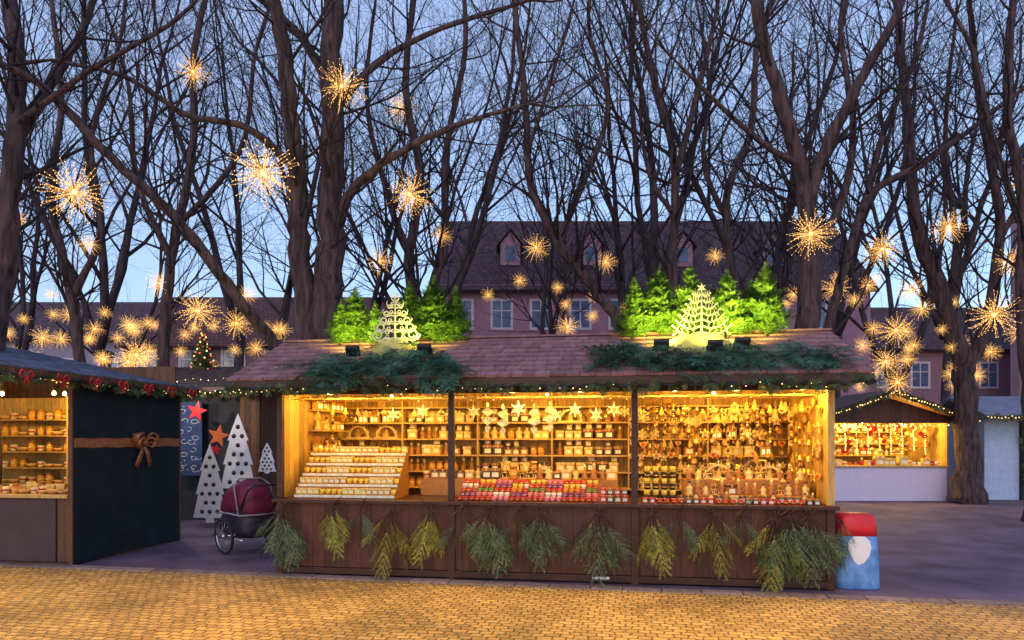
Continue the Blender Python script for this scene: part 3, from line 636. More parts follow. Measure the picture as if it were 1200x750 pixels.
# middle candles
rowc=[['cr','cr','ck','cr'],['cp','ck','cw','cp'],['cr','cg','cr','co'],['cw','cr','cp','cy'],['cr','cy','ck','cr']]
for i in range(5):
    for j in range(24):
        place(rowc[i][(j//3+j//11)%4],MS,2.34+j*.071+r_.uniform(-.004,.004),.06+i*.10,.946+i*.045,0,.92)
b=MB()
for i in range(1,5): b.box(0,i*.10,0,1.75,i*.10+.099,i*.045-.002)
cs=thing('display_stand','low stepped display stand holding rows of candles','display stand',MS@T(2.3,0.01,.9465)); part(cs,'step',b,[AMB])
for i in range(3):
    for j in range(4):
        place(['boxr','boxd','boxa','boxr'][(i+j)%4],MS,4.07+j*.085,.10+i*.13,.947,r_.uniform(-8,8),.7)
        if i>0: place('boxr' if (i+j)%2 else 'boxd',MS,4.07+j*.085,.10+i*.13,.947+.08,0,.66)
# right bay counter
for j in range(24): place(['boxr','cr','cr','boxd'][(j//2)%4],MS,4.56+j*.083,.06,.946,r_.uniform(-5,5),.6 if (j//2)%4 in (0,3) else .9)
for c in range(4):
    for lv in range(6): place('cb' if lv%2==0 else 'cy',MS,4.60+c*.10,.35,.946+lv*.07,0,1.15)
tb=thing('display_stand','wooden trestle stand crowded with carved figures','display stand',MS@T(5.05,.26,.946)); b=MB(); b.box(0,0,0,1.45,.55,.08); b.box(0,.25,.08,1.45,.55,.25); part(tb,'step',b,[AMB])
for j in range(15): place(['figp','figb','pyr','figp','boxa','figb'][r_.randrange(6)],MS,5.10+j*.095,.38,1.027,r_.uniform(-20,20),r_.uniform(.8,1.2))
for j in range(12): place(['figb','figp','pyr','arch','figb'][j%5],MS,5.12+j*.12,.64,1.197,r_.uniform(-10,10),r_.uniform(.9,1.2))
for j in range(18): place(['cy','figp','boxd','boxh','figb','boxa'][r_.randrange(6)],MS,4.98+j*.087,.18,.947,r_.uniform(-9,9),.75)
# middle mid-table goods
tb=thing('display_stand','raised wooden stand behind the counter','display stand',MS@T(1.65,.75,.946)); b=MB(); b.box(0,0,0,2.6,.35,.22); part(tb,'step',b,[AMB])
mk=['boxh','jar','pyr','boxa','figb','cup','boxd','figp']
for j in range(22): place(mk[r_.randrange(8)],MS,1.70+j*.118,.88,1.168,r_.uniform(-10,10),r_.uniform(.9,1.3))
# hanging
for j in range(5): place('spi' if j!=2 else 'ps',MS,2.60+j*.2,.50,2.20-.03*(j%2),r_.uniform(-20,20),1.0)
for u,z in ((3.72,2.16),(3.98,2.1),(4.2,2.17),(2.42,2.15),(3.35+.12,2.1),(1.35,2.12),(1.75,2.16)): place('ps',MS,u,.50,z,r_.uniform(-25,25),r_.uniform(.8,1.05))
hk=['st','bell','tp','ht','bg','snow','beads','tp','bg','st']
for j in range(34):
    u=.3+j*.185
    if 2.35<u<4.35: continue
    place(r_.choice(hk[:6] if u<4.4 else hk),MS,u+r_.uniform(-.05,.05),.515,2.12+r_.uniform(-.05,.0),r_.uniform(-40,40),r_.uniform(.7,1.1))
for j in range(38):
    u=.3+j*.165
    if 2.5<u<3.9: continue
    place(r_.choice(hk),MS,u,1.015,2.12+r_.uniform(-.12,.0),r_.uniform(-40,40),r_.uniform(.7,1.15))
for row in range(7):   # hung rows in right bay
    for j in range(20): place(r_.choice(['st','bell','bg','disc','beads','tp','snow'] if row<3 else ['st','ht','bell','disc','tp','tp']),MS,4.48+j*.105+r_.uniform(-.03,.03),1.70+r_.uniform(-.2,.05),2.14-row*.155+r_.uniform(-.04,.04),r_.uniform(-30,30),r_.uniform(.65,1.1))
for j in range(14): place(r_.choice(['beads','beads','bell','st','tp']),MS,5.65+j*.065,.75+r_.uniform(-.1,.1),2.16+r_.uniform(-.12,.03),r_.uniform(-30,30),1.0)
for row in range(5):   # on right side wall
    for j in range(8): place(r_.choice(['st','ht','tp','disc','bell']),MS,LEN-.09,.3+j*.19,2.12-row*.2+r_.uniform(-.03,.03),90+r_.uniform(-15,15),1.1)
# bulbs in the stall
def bulbthing():
    t=thing('light_bulb','glowing warm bulb hanging under the stall header','light bulb',None,'bulbs lighting the stalls')
    b=MB(); b.lathe([(.010,0),(.018,-.010),(.026,-.032),(.021,-.055),(.004,-.063)],10); part(t,'glass',b,[BULB]); b=MB(); b.lathe([(.012,.0),(.013,.035),(.006,.045)],8); b.tube([(0,0,.045),(0,0,.08)],.004,4); part(t,'socket',b,[BLACK]); return t
bt=bulbthing(); first=True
SW=(1,.66,.13)
def addbulb(M,e,off=Vector((0,-.02,-.10)),s=1):
    global first
    if first: bt.matrix_world=M@S(s); first=False
    else: copything(bt,M@S(s))
    if e: light('bulb_lamp',M@off,e,SW,.025)
for px,e in ((372,0),(387,27),(470,25),(537,0),(600,27),(680,27),(705,0),(790,27),(862,25),(940,25),(962,0)): addbulb(MS@T(U(px,.2),.2,2.33),e)
for u in (1.1,3.3,5.5): addbulb(MS@T(u,1.2,2.32),27)
# string lights
def string(name,label,pts,M,nb,gar=None,bm=BULB2,br=.011,sag=.03,keep=1,gs=1):
    t=thing('light_string',label,'string lights',M,'fairy light strings'); P=[Vector(p) for p in pts]; r_=random.Random(nb)
    Q=[]; per=max(2,nb//(len(P)-1))
    for a,c in zip(P[:-1],P[1:]):
        for k in range(per): Q.append(a.lerp(c,k/per)+Vector((0,r_.uniform(-.01,.01),-sag*abs(math.sin(k*.9))+r_.uniform(-.01,.01))))
    Q.append(P[-1]); b=MB(); b.tube(Q,.004 if not gar else .02,4); 
    if gar:
        for q in Q:
            for k in range(3): v,f=SPS[k]; b.add(v,f,1,False,dirM(q,(r_.uniform(-1,1),r_.uniform(-1,.3),r_.uniform(-1,.4)),r_.uniform(0,360))@S(r_.uniform(.1,.17)*gs))
    part(t,'cable',b,[CABLE,NEEDD]); c=MB()
    for q in Q:
        if r_.random()<keep: c.ball(br*r_.uniform(.7,1.2),(q.x,q.y-.02-(.05 if gar else 0),q.z-.02+r_.uniform(-.02,.02)),6)
    o=part(t,'bulb',c,[bm]); o['kind']='stuff'; return t
string('s','string of small warm lights along the stall eave',[(-.45,EA-.03,ZE-.09),(6.92,EA-.03,ZE-.09)],MS,100,gar=True,br=.0055,keep=.35,gs=.8)
string('s','string of small warm lights around the stall opening',[(0.05,.06,2.23),(LEN-.05,.06,2.23)],MS,70,br=.006)

# greens on the counter front
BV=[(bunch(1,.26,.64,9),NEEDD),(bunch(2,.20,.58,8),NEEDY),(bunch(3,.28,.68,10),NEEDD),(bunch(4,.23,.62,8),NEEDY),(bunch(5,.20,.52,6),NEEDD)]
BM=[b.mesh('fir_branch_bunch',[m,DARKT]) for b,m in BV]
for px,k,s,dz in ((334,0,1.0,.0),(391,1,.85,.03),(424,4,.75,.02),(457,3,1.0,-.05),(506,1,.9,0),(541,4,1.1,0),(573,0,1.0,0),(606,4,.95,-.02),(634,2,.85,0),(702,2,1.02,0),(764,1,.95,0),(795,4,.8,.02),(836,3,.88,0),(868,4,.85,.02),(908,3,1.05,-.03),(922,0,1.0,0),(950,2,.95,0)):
    y=-.12; thing('fir_branch_bunch','bunch of '+('lit yellow green fir' if BV[k][1] is NEEDY else 'dark green fir')+' sprigs hanging from the stall counter','fir branches',MS@T(U(px,y),y,.86+dz)@R(rng.uniform(-8,8))@S(s*(1 if rng.random()<.5 else -1),s,s*1.05),'fir bunches hanging along the counter',BM[k])
thing('fir_branch_bunch','dark green fir sprigs hanging at the stall corner','fir branches',MS@T(LEN+.07,.05,.8)@S(.45,.5,.8),'fir bunches hanging along the counter',BM[0])
# greens on the roof
def onroof(u,v): # v = 0 eave .. 1 ridge
    return Vector((u,EA+(RY-EA)*v,ZE+(ZR-ZE)*v+.03))
def heap(u0,u1,v0,v1,n,seed,label):
    r_=random.Random(seed); b=MB()
    for k in range(n):
        t=r_.random(); u=u0+(u1-u0)*t; env=math.sin(math.pi*min(1,max(0,t)))**.5; v=v0+(v1-v0)*(r_.random()*env) 
        p=onroof(u,v)+Vector((0,-.03,.02+r_.random()*.14)); d=(r_.uniform(-1,1),r_.uniform(-1,-.35),r_.uniform(-.75,-.05)); v_,f=SPO[r_.randrange(5)] if k%3 else SP[r_.randrange(4)]; l=r_.uniform(.28,.5); b.add(v_,f,0,False,dirM(p,d,r_.uniform(-30,30))@S(l))
    thing('fir_branches',label,'fir branches',MS,'fir branches laid on the stall roof',b.mesh('fir_branches',[NEED]))
heap(U(375,.0),U(545,.0),-.02,.62,180,1,'heap of blue green fir branches laid over the shingle roof eave')
heap(U(705,.0),U(775,.0),.16,.66,66,2,'small heap of fir branches laid on the shingle roof')
heap(U(785,.0),U(975,.0),.12,.52,160,3,'long heap of blue green fir branches laid on the shingle roof')
CV=[conifer(s,.95,w_,nb).mesh('small_fir_tree',[NEEDR,BARK]) for s,w_,nb in ((1,.33,165),(2,.37,175),(3,.31,155))]
for i,(px,top) in enumerate(((400,348),(416,332),(440,350),(480,325),(508,318),(534,332),(743,322),(772,308),(808,303),(832,330),(852,312),(880,325),(897,303))):
    yl=.85+.12*(i%2); v=(yl-EA)/(RY-EA); u=U(px,yl); p=onroof(u,v); d=8.61-.146*u+.989*yl; zt=H+(514-top)/800*d; s=(zt-p.z)/1.05
    thing('small_fir_tree','small pointed fir tree standing on the stall roof','fir tree',MS@T(*p)@R(rng.uniform(0,360))@S(s*.95,s*.95,s),'small fir trees on the stall roof',CV[i%3])
# roof ornaments
def scroll(b,x0,z0,sg,L,mi=0,r=.011,turn=1.6,up=1):
    pts=[]
    for k in range(22):
        t=k/21
        if t<.45: q=t/.45; pts.append((x0+sg*L*.75*q,0,z0+up*L*.10*math.sin(q*math.pi)))
        else:
            q=(t-.45)/.55; a=-math.pi/2+q*math.pi*turn; rr=L*.26*(1-.6*q); cx=x0+sg*L*.75; cz=z0+up*L*.26; pts.append((cx+sg*rr*math.cos(a),0,cz+up*rr*math.sin(a)))
    b.tube(pts,r,6,mi)
def ornament(px,yl,style,label):
    u=U(px,yl); v=(yl-EA)/(RY-EA); p=onroof(u,v)+Vector((0,0,.02)); t=thing('roof_ornament',label,'ornament',MS@T(*p),'cream ornaments on the stall roof')
    b=MB(); w_=.30 if style==0 else .38
    pr=[(-w_,-.02),(w_,-.02),(w_*1.02,.05),(w_*.92,.10),(w_*.75,.09),(w_*.62,.15),(w_*.38,.19),(w_*.1,.16),(-w_*.12,.20),(-w_*.4,.17),(-w_*.6,.20),(-w_*.8,.13),(-w_*.98,.10)]
    b.poly(pr,.03); b.box(-.2,-.06,-.06,.2,.06,-.022); part(t,'base',b,[mat('gold_lime_paint',(.62,.55,.14),.5,0,.2)])
    b=MB()
    b.tube([(0,0,.12),(0,0,.70)],[.016,.008],6)
    if style==0:
        for k in range(5):
            z=.17+k*.105; L=.30*(1-k/6.0)
            for sg in (-1,1):
                scroll(b,0,z,sg,L,r=.012-.001*k,turn=2.4); scroll(b,0,z+.05,sg,L*.55,r=.010-.001*k,turn=2.2,up=-1)
                b.tube([(sg*L*.35+.02*math.cos(q*.9),0,z+.06+.02*math.sin(q*.9)) for q in range(8)],.006,4)
                b.tube([(sg*L*.98,0,z+.02),(sg*L*1.12,0,z+.07),(sg*L*1.02,0,z+.10)],[.009,.007,.004],4)
        b.tube([(.05*math.cos(k*math.pi/8),0,.73+.05*math.sin(k*math.pi/8)) for k in range(17)],.007,5)
        for k in range(6):
            a=k*math.pi/3; b.tube([(0,0,.73),(.05*math.cos(a),0,.73+.05*math.sin(a))],.005,4)
    else:
        for k in range(7):
            z=.16+k*.078; L=.34*(1-k/8.5)
            for sg in (-1,1):
                b.tube([(0,0,z+.04),(sg*L*.35,0,z),(sg*L*.7,0,z+L*.08),(sg*L,0,z+L*.36)],[.013,.012,.010,.004],5)
                for q in (.25,.45,.65,.85):
                    zz=z+.01+L*.10*q; b.tube([(sg*L*q,0,zz),(sg*L*(q+.05),0,zz+.055)],[.007,.003],4); b.tube([(sg*L*q,0,zz),(sg*L*(q+.14),0,zz-.035)],[.007,.003],4)
                b.ball(.013,(sg*L,0,z+L*.36),6)
        b.poly(star2(6,.06,.022),.02,0,T(0,0,.73))
    part(t,'filigree',b,[CREAM])
ornament(463,.35,0,'cream filigree scroll tree on a mound standing on the roof')
ornament(822,.35,1,'cream cut out fir tree on a mound on the roof')
FC=(1,.86,.12)
def flood(px,yl,tgt,e,ang=75):
    u=U(px,yl); p=onroof(u,(yl-EA)/(RY-EA)); M=MS@T(*p)@T(0,0,.16)
    t=thing('floodlight','small black floodlight on a bracket on the stall roof','floodlight',M,'floodlights on the stall roof')
    b=MB(); b.box(-.08,-.03,-.06,.08,.02,.06); b.box(-.09,.02,-.07,.09,.03,.07)
    for k in range(5): b.box(-.07+k*.033,-.05,-.05,-.06+k*.033,-.03,.05)
    bevel(part(t,'housing',b,[BLACK],R(25,'X'))); b=MB(); b.box(-.07,.0302,-.05,.07,.034,.05); part(t,'glass',b,[BULB],R(25,'X'))
    b=MB(); b.tube([(-.1,0,0),(-.1,0,-.14),(.1,0,-.14),(.1,0,0)],.007,5); part(t,'bracket',b,[BLACK])
    l=light('flood_lamp',M@Vector((0,.10,.08)),e,FC,.04,'SPOT'); l.data.spot_size=rad(ang); l.data.spot_blend=.7; aim(l,MS@Vector(tgt))
flood(413,.05,(U(412,.9),.95,3.35),180,85); flood(497,.05,(U(490,.8),.9,3.3),75,105); flood(775,.05,(U(785,.9),.9,3.35),230,100); flood(870,.05,(U(878,.9),.9,3.4),220,95)
flood(838,-.02,(U(822,.5),.5,3.15),28,95)  # extra floodlight, added to brighten the cut out tree and firs

# ------------------------------------------------------------ left stall
ML=T(-5.85,9.1,0)@R(-7.5)
ls=thing('market_stall','market stall with dark tarpaulin side wall, gold ribbon and open front','market stall',ML)
b=MB(); b.box(-.04,0,.02,0,2.3,2.52); part(ls,'side_wall',b,[DARKGREEN])
for y0 in (-.03,2.302):
    b=MB(); b.box(-.05,y0,.0,.012,y0+.028,2.52); part(ls,'post',b,[BROWNW])
b=MB(); b.box(-3.2,2.26,0,-.05,2.3,2.9); b.box(-3.2,0,0,-3.16,2.26,2.9); part(ls,'back_wall',b,[BROWNW])
b=MB(); b.box(-3.15,0.0,.05,-.26,.04,.90); bevel(part(ls,'counter_front',b,[GREYP])); b=MB(); b.box(-.25,0.02,.05,-.06,.06,.90); part(ls,'side_panel',b,[BROWNW])
b=MB(); b.box(-3.2,-.05,.903,-.055,.6,.95); bevel(part(ls,'counter',b,[LIGHTW]))
b=MB(); b.box(-3.2,-.002,0,-.05,.5,.045); part(ls,'plinth',b,[DARKT])
b=MB()
for z in (1.0,1.25,1.5,1.75,2.0): b.box(-3.1,1.3,z-.02,-.3,1.6,z)
b.box(-.3,1.28,.9,-.27,1.6,2.35); b.box(-1.2,1.28,.9,-1.17,1.6,2.35); b.box(-3.1,1.6,.9,-.27,1.62,2.35)
part(ls,'shelf',b,[GOLDW])
b=MB(); k=.21
def rz(x): return 2.55+(.15-x)*k
for i in range(12):
    xa=.15-i*.3; xb=xa-.3; ya=-1.45
    while ya<2.6:
        yb=ya+.42; b.add([(xa,ya,rz(xa)),(xa,yb-.008,rz(xa)),(xb+.008,yb-.008,rz(xb)-.015),(xb+.008,ya,rz(xb)-.015),(xa,ya,rz(xa)+.03),(xa,yb-.008,rz(xa)+.03),(xb+.008,yb-.008,rz(xb)+.01),(xb+.008,ya,rz(xb)+.01)],[(0,1,2,3),(7,6,5,4),(0,4,5,1),(1,5,6,2),(2,6,7,3),(3,7,4,0)]); ya=yb
rf=part(ls,'roof',b,[SHING2])
b=MB(); b.add([(.12,-1.42,rz(.12)-.03),(.12,2.58,rz(.12)-.03),(-3.4,2.58,rz(-3.4)-.03),(-3.4,-1.42,rz(-3.4)-.03)],[(0,1,2,3)]); b.box(.12,-1.45,2.43,.16,2.6,2.545); b.add([(.12,2.55,2.43),(-3.4,2.55,2.43),(-3.4,2.55,rz(-3.4)-.02),(.12,2.55,rz(.12)-.02)],[(0,1,2,3)])
part(rf,'eave_board',b,[BROWNW])
string('s','fir garland with warm lights along the stall eave',[(.17,-1.4,2.47),(.17,2.6,2.47)],ML,64,gar=True,br=.008,keep=.6)
for j in range(7):
    y=-1.0+j*.55
    rb=MB(); rb.tube([(0,0,0),(0,-.07,.05),(0,-.10,0),(0,-.07,-.04),(0,0,0)],.014,5); rb.tube([(0,0,0),(0,.07,.05),(0,.10,0),(0,.07,-.04),(0,0,0)],.014,5); rb.tube([(0,0,0),(0,-.03,-.11)],.012,4); rb.tube([(0,0,0),(0,.03,-.11)],.012,4)
    if j==0: rbm=rb.mesh('red_bow',[REDP])
    thing('red_bow','small red bow tied on the fir garland','bow',ML@T(.24,y,2.46),'red bows on the garland',rbm)
# ribbon + bow
rib=thing('gift_ribbon','wide gold ribbon with large bow across the dark stall wall','ribbon',ML@T(.004,0,1.64))
b=MB(); n=24
for i in range(n):
    y0=i*2.3/n; y1=(i+1)*2.3/n; o0=.006*math.sin(i*1.3); o1=.006*math.sin((i+1)*1.3); b.add([(.008,y0,-.065+o0),(.008,y1,-.065+o1),(.008,y1,.065+o1),(.008,y0,.065+o0)],[(0,1,2,3)])
part(rib,'band',b,[GOLD])
b=MB()
for sg in (-1,1):
    for zz,ll in ((.05,.24),(-.02,.2)):
        b.tube([(.02,1.35,0),(.09,1.35+sg*ll*.5,.10+zz),(.09,1.35+sg*ll,.06+zz),(.05,1.35+sg*ll*.8,-.05+zz),(.02,1.35,0)],[.03,.05,.06,.05,.03],8,0,flat=.35)
    b.tube([(.03,1.35,0),(.06,1.35+sg*.07,-.16),(.04,1.35+sg*.15,-.36)],[.03,.045,.05],6,0,flat=.25)
b.ball(.05,(.06,1.35,0),8); part(rib,'bow',b,[GOLD])
for z in (1.0,1.25,1.5,1.75,2.0):
    for j in range(18): place(r_.choice(['cup','jar','bowl','cup']),ML,-3.0+j*.155,1.42,z+.001,r_.uniform(0,360),r_.uniform(1,1.3))
for i in range(4):
    for j in range(16): place(r_.choice(['cup','bowl','jar','boxh']),ML,-2.4+j*.145,.1+i*.14,.951+ (0),r_.uniform(0,360),r_.uniform(.9,1.2))
for x,e in ((-.5,30),(-1.3,30)): addbulb(ML@T(x,.25,2.36),e)
addbulb(ML@T(-.9,-.7,2.55),0)
addbulb(ML@T(-.9,.9,2.4),26)

# ------------------------------------------------------------ second stall behind
M2=T(-7.9,14.4,0)@R(-6)
s2=thing('market_stall','brown wooden market hut with painted cut out trees and stars','market stall',M2)
b=MB(); b.box(0,0,0,2.75,2.4,2.75); part(s2,'wall',b,[BROWNW])
b=MB(); b.box(.02,-.03,0,2.28,-.003,2.55); part(s2,'front_panel',b,[mat('dark_panel',(.03,.03,.045),.7,0,.3,3)])
b=MB(); shingles(b,-.5,3.15,-.5,2.72,1.2,3.3,9); shingles(b,-.5,3.15,2.9,2.72,1.2,3.3,9); r2=part(s2,'roof',b,[SHINGD]); b=MB(); b.box(-.5,-.52,2.62,3.15,-.48,2.73); b.poly([(-.5,2.7),(3.1,2.7),(3.1,2.71),(-.5,2.71)],3.3,0,T(0,1.2,0)); part(r2,'fascia',b,[DARKT])
b=MB(); b.box(2.3,-.06,0,2.72,-.003,2.6); part(s2,'corner_post',b,[BROWNW])
string('s','string of warm lights along the hut eave',[(-.5,-.55,2.66),(3.15,-.55,2.66)],M2,34,gar=True,br=.011)
def uu(px,Y): return (px-600)/800*Y
cb=thing('chalkboard','blue chalkboard with white hand drawn loops and stars','sign',T(uu(222,14),14.0,.95)@R(-6))
b=MB(); b.box(-.28,-.02,0,.28,.02,1.5,0); part(cb,'board',b,[CHALK]); b=MB(); r3=random.Random(4)
for k in range(16):
    x=r3.uniform(-.22,.2); z=r3.uniform(.1,1.4); a=r3.random()*6; b.tube([(x+.05*math.cos(a+q*.9)*(1+.15*q),-.026,z+.045*math.sin(a+q*.9)) for q in range(r3.randint(4,8))],.006,4)
for k in range(10): b.ball(.012,(r3.uniform(-.25,.25),-.025,r3.uniform(.05,1.45)),6)
part(cb,'chalk_drawing',b,[WHITE])
def cuttree(px,Y,z0,h,w_,lab):
    t=thing('tree_cutout',lab,'cut out tree',T(uu(px,Y),Y,z0)@R(-6),'white cut out trees')
    b=MB(); p=[(-w_*.12,0),(-w_*.12,h*.06),(-w_*.52,h*.06),(-w_*.36,h*.36),(-w_*.44,h*.36),(-w_*.24,h*.66),(-w_*.31,h*.66),(0,h)]; p=p+[(-x,z) for x,z in p[-2::-1]]; b.poly(p[::-1],.02); part(t,'board',b,[WHITE])
    b=MB()
    for j in range(7):
        z=h*(.14+j*.115); ww=w_*.40*(1-z/h*.92)
        for i in range(-3,4):
            x=(i+.5*(j%2))*w_*.24
            if abs(x)<ww: b.lathe([(w_*.066,-.012),(w_*.066,.012)],10,0,T(x,0,z)@R(90,'X'))
    part(t,'dots',b,[BLACK])
cuttree(246,13.0,.10,1.5,.64,'white cut out tree with black dots standing by the hut')
cuttree(279,13.5,.62,1.58,.70,'tall white cut out tree with black dots against the hut')
cuttree(313,13.7,1.0,.62,.36,'small white cut out tree with black dots')
for px,py,Y,r,m,lb in ((231,482,13.4,.22,REDP,'red'),(256,511,13.2,.23,ORANGE,'orange'),(253,527,13.05,.11,REDP,'small red')):
    p=sv(px,py,Y); b=MB(); b.poly(star2(5,r,r*.42),.03); thing('painted_star',lb+' painted wooden star fixed to the hut','star',T(*p)@R(-6)@R(12,'Y'),'painted stars on the hut',b.mesh('painted_star',[m]))
ct=thing('christmas_tree','small dark christmas tree with red and gold lights','christmas tree',T(uu(238,15.5),15.5,2.8)); part(ct,'branches',conifer(8,1.35,.38,150).mesh('branches',[NEEDD,BARK]),[]); b=MB(); 
for k in range(60):
    t_=k/60; a=k*2.4; q=.36*(1-t_)+.03; b.ball(.018,(q*math.cos(a),q*math.sin(a),.1+1.2*t_),6,k%2)
o=part(ct,'bulb',b,[mat('red_lamp',(1,.1,.05),.3,emis=(1,.12,.04),es=2.5,nosample=True),BULB2]); o['kind']='stuff'
b=MB(); b.ball(.01)
for x in (.5,1.6):
    addbulb(M2@T(x,-1.5,2.75),0,s=1.2); light('bulb_lamp',M2@Vector((x,-1.5,2.6)),42,(1,.86,.66),.03)
string('s','festoon cable with small warm lights in front of the hut',[(-.3,-1.5,2.84),(1.1,-1.5,2.8),(2.9,-1.5,2.84)],M2,24,br=.009)

# ------------------------------------------------------------ bicycle trailer
MT=T(-4.02,10.35,0)@R(50)
tr=thing('bicycle_trailer','two wheeled child bicycle trailer with rounded maroon fabric cover','bicycle trailer',MT)
def loft(secs,mi=0):
    b=MB(); n=len(secs[0]); v=[p for s in secs for p in s]; f=[]
    for i in range(len(secs)-1):
        for j in range(n): f.append((i*n+j,i*n+(j+1)%n,(i+1)*n+(j+1)%n,(i+1)*n+j))
    f.append(tuple(range(n))[::-1]); f.append(tuple(range((len(secs)-1)*n,len(secs)*n))); b.add(v,f,mi,True); return b
def sec(y,w,z0,z1,e=.7,tp=.15):
    o=[]
    for k in range(24):
        a=2*math.pi*k/24; c,s_=math.cos(a),math.sin(a); zz=math.copysign(abs(s_)**e,s_); o.append((w*(1-tp*(zz+1)/2)*math.copysign(abs(c)**e,c),y,(z0+z1)/2+(z1-z0)/2*zz))
    return o
part(tr,'body',loft([sec(-.42,.12,.34,.50),sec(-.38,.25,.24,.60),sec(-.28,.28,.22,.68),sec(0,.30,.20,.70),sec(.3,.29,.22,.64),sec(.46,.22,.26,.50),sec(.52,.1,.3,.38)]),[NAVY])
part(tr,'hood',loft([sec(-.44,.12,.60,.80),sec(-.40,.24,.56,.94,.75,.2),sec(-.28,.29,.56,1.04,.75,.25),sec(-.08,.31,.56,1.09,.75,.25),sec(.15,.305,.56,1.03,.75,.25),sec(.32,.28,.56,.88,.75,.25),sec(.44,.2,.56,.70)]),[MAROON])
b=MB(); b.tube([(-.30,-.30,.60),(-.29,-.16,1.0),(-.18,-.09,1.10),(.18,-.09,1.10),(.29,-.16,1.0),(.30,-.30,.60)],.012,6); b.tube([(-.30,.34,.58),(-.33,0,.60),(-.30,-.36,.58),(0,-.45,.58),(.30,-.36,.58)],.012,6); part(tr,'piping',b,[mat('grey_piping',(.3,.28,.32),.5)])
b=MB(); b.tube([(-.27,-.3,.66),(-.27,-.52,.96),(-.2,-.56,1.02),(.2,-.56,1.02),(.27,-.52,.96),(.27,-.3,.66)],.014,7); part(tr,'handle',b,[BLACK])
def tor(r,rr,n=28):
    return [(0,r*math.cos(2*math.pi*i/n),r*math.sin(2*math.pi*i/n)) for i in range(n+1)]
for sx in (-.40,.40):
    wo=MB(); wo.lathe([(.03,-.035),(.03,.035)],8,0,R(90,'Y')); wh=part(tr,'wheel',wo,[STEEL],T(sx,-.08,.27)@R(3 if sx>0 else -3,'Y'))
    b=MB(); b.tube(tor(.248,.02),.022,8); part(wh,'tyre',b,[RUBBER]); b=MB(); b.tube(tor(.222,.02),.011,6)
    for k in range(14): a=k*math.pi/7; b.tube([(0,0,0),(0,.222*math.cos(a),.222*math.sin(a))],.0032,3)
    part(wh,'rim',b,[STEEL])
b=MB(); b.tube([(-.40,-.08,.27),(.40,-.08,.27)],.015,6); b.tube([(-.28,-.4,.22),(-.28,.5,.22)],.014,6); b.tube([(.28,-.4,.22),(.28,.5,.22)],.014,6); part(tr,'frame',b,[STEEL])

# ------------------------------------------------------------ right stall
MRS=T(8.55,18.6,0)
rs=thing('market_stall','small gabled market hut with white counter and glittering decorations','market stall',MRS); W=3.3
b=MB(); b.box(0,0,0,W,.04,.92); bevel(part(rs,'counter_front',b,[mat('lilac_white_panel',(.68,.60,.78),.5,0,.05)]))
b=MB(); b.box(-.04,.0,0,-.002,2.2,2.3); b.box(W+.002,0,0,W+.04,2.2,2.3); b.box(0,2.15,0,W,2.2,2.3); part(rs,'wall',b,[GOLDW])
b=MB(); b.box(-.03,-.06,.923,W+.03,.5,.96); part(rs,'counter',b,[LIGHTW])
b=MB(); b.poly([(-.1,2.12),(W+.1,2.12),(W+.1,2.28),(W/2,2.82),(-.1,2.28)],.05,0,T(0,-.0,0)); part(rs,'gable',b,[DARKW])
b=MB(); 
for sg in (0,1):
    xa,za,xb,zb=(-.45,2.22,W/2,2.95) if sg==0 else (W+.55,2.18,W/2,2.95)
    b.add([(xa,-.4,za),(xb,-.4,zb),(xb,2.4,zb),(xa,2.4,za),(xa,-.4,za+.07),(xb,-.4,zb+.07),(xb,2.4,zb+.07),(xa,2.4,za+.07)],[(0,1,2,3),(4,5,6,7),(0,1,5,4),(2,3,7,6),(0,3,7,4)])
part(rs,'roof',b,[DARKT])
string('s','fir garland with dense warm lights along the hut gable',[(-.45,-.44,2.22),(W/2,-.44,2.97),(W+.55,-.44,2.18)],MRS,60,gar=True,br=.017,keep=.8)
string('s','row of warm lights under the gable',[(0,-.05,2.1),(W,-.05,2.1)],MRS,26,br=.02)
for k in range(20): string('s','curtain of tiny warm lights hanging in the hut',[(.1+k*.16,.5+.3*(k%2),2.12),(.1+k*.16+.03,.5+.3*(k%2),1.3+.1*(k%3))],MRS,12,br=.015,sag=0)
b=MB()
for z in (1.2,1.55,1.9): b.box(.05,1.7,z-.02,W-.05,2.1,z)
part(rs,'shelf',b,[LIGHTW])
for z in (1.201,1.551,1.901):
    for j in range(17): place(r_.choice(['figp','boxr','cup','boxh','jar','boxy']),MRS,.15+j*.18,1.85,z,r_.uniform(-20,20),r_.uniform(1.2,2.2))
for j in range(20): place(r_.choice(['boxy','cw','boxh','figr','cr','cup','bowl']),MRS,.12+j*.16,.2,.962,r_.uniform(-20,20),r_.uniform(1.2,2.2))
for q in range(4):
    for j in range(18): place(r_.choice(['br','bg','bp','bg','bp']),MRS,.12+j*.175+r_.uniform(-.05,.05),.45+.2*q,2.08-.2*q+r_.uniform(-.08,.08),0,r_.uniform(1.1,1.8))
for x in (.8,2.4): addbulb(MRS@T(x,.4,2.25),110,s=1.2)
addbulb(MRS@T(1.6,1.2,2.2),100)
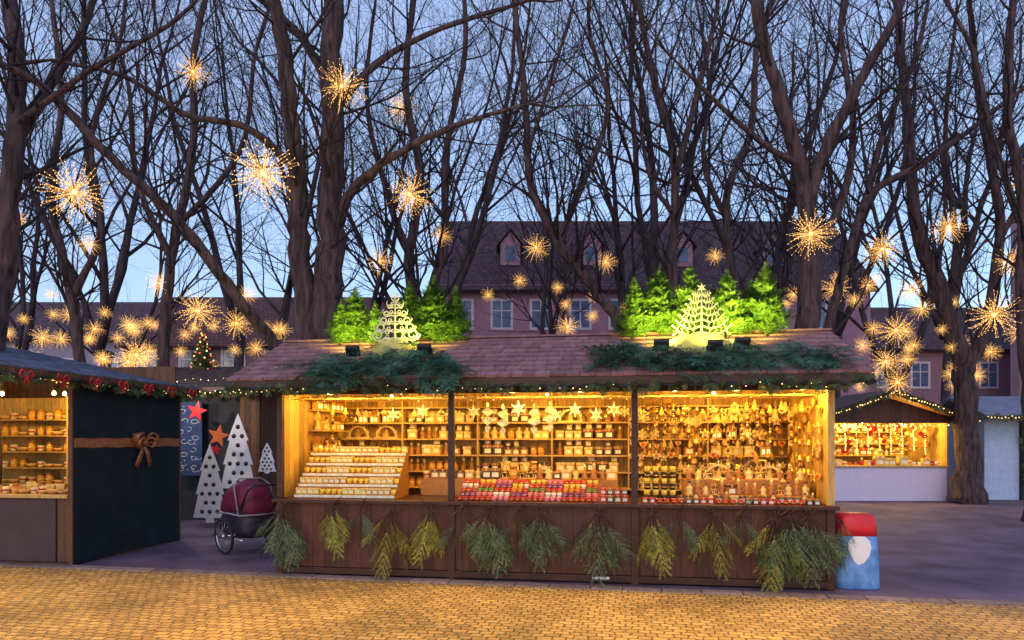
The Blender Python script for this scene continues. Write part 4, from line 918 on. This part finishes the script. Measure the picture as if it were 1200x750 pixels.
# far right stall
MF=T(13.15,19,0)@R(-6)
fs=thing('market_stall','pale blue panelled market stall with blue roof and fir garland','market stall',MF)
b=MB(); b.box(0,0,0,.9,2.5,2.35); b.box(.9,.4,0,5,2.5,2.35); part(fs,'wall',b,[BLUEW])
b=MB(); b.add([(-.3,-.6,2.35),(5,-.6,2.35),(5,1.3,2.95),(-.3,1.3,2.95),(5,3,2.35),(-.3,3,2.35)],[(0,1,2,3),(3,2,4,5)]); o=part(fs,'roof',b,[SHING2]); s=o.modifiers.new('s','SOLIDIFY'); s.thickness=.1
b=MB(); b.box(.9,-.1,0,1.05,.0,2.3); b.box(1.05,-.05,0,4.9,0,.95); part(fs,'counter_front',b,[DARKGREEN])
string('s','fir garland with warm lights along the blue stall eave',[(-.3,-.65,2.3),(4,-.65,2.3)],MF,50,gar=True,br=.014)
string('s','fir garland with warm lights hanging down the stall post',[(.95,-.15,2.3),(.97,-.15,.5)],MF,26,gar=True,br=.014)
addbulb(MF@T(1.6,-.2,2.25),25,s=1.2)

# ------------------------------------------------------------ blue container
bn=thing('printed_bin','blue rounded bin printed with red top and white patch','bin',T(3.93,7.85,0)@R(-8))
def oval(L,n=28,e=.55):
    v=[];f=[]
    for w_,d_,z in L:
        for k in range(n):
            a=2*math.pi*k/n; c,s_=math.cos(a),math.sin(a); v.append((w_*math.copysign(abs(c)**e,c),d_*math.copysign(abs(s_)**e,s_),z))
    for i in range(len(L)-1):
        for k in range(n): f.append((i*n+k,i*n+(k+1)%n,(i+1)*n+(k+1)%n,(i+1)*n+k))
    f.append(tuple(range(n))[::-1]); f.append(tuple(range((len(L)-1)*n,len(L)*n))); b=MB(); b.add(v,f,0,True); return b
part(bn,'body',oval([(.235,.19,0),(.25,.20,.02),(.245,.195,.2),(.235,.185,.42),(.22,.17,.62)]),[BLUEP])
part(bn,'lid',oval([(.224,.174,.60),(.222,.172,.70),(.21,.16,.80),(.19,.14,.835),(.16,.11,.845)]),[REDP])
def onb(x,z): return (x,-(.2-.045*z)-.006,z)
b=MB(); pt=[(-.01,.28),(.05,.31),(.10,.38),(.125,.47),(.11,.55),(.06,.60),(-.06,.60),(-.11,.55),(-.125,.47),(-.09,.37),(-.05,.31)]; b.add([onb(x,z) for x,z in pt],[tuple(range(len(pt)))]); part(bn,'printed_patch',b,[WHITE])
b=MB(); b.box(0,-.04,.055,.2,-.0365,.085); thing('sticker','small white sticker on the stall plinth','sticker',MS@T(U(694,0),0,0),None,b.mesh('sticker',[WHITE]))

# ------------------------------------------------------------ street lighting falling on the road
for x,y in ((-8.5,5.6),(-4.5,5.0),(-.5,4.4),(3.5,3.8),(7.5,3.3)):
    l=light('street_lamp_light',(x,y,6.2),1900,(1,.58,.05),.25,'SPOT'); l.data.spot_size=rad(64); l.data.spot_blend=.75; aim(l,(x-.1,y+.6,0))
l=light('street_lamp_light',(0,-6,6.5),420,(1,.70,.34),.4,'SPOT'); l.data.spot_size=rad(80); l.data.spot_blend=.8; aim(l,(0,9,2.2))
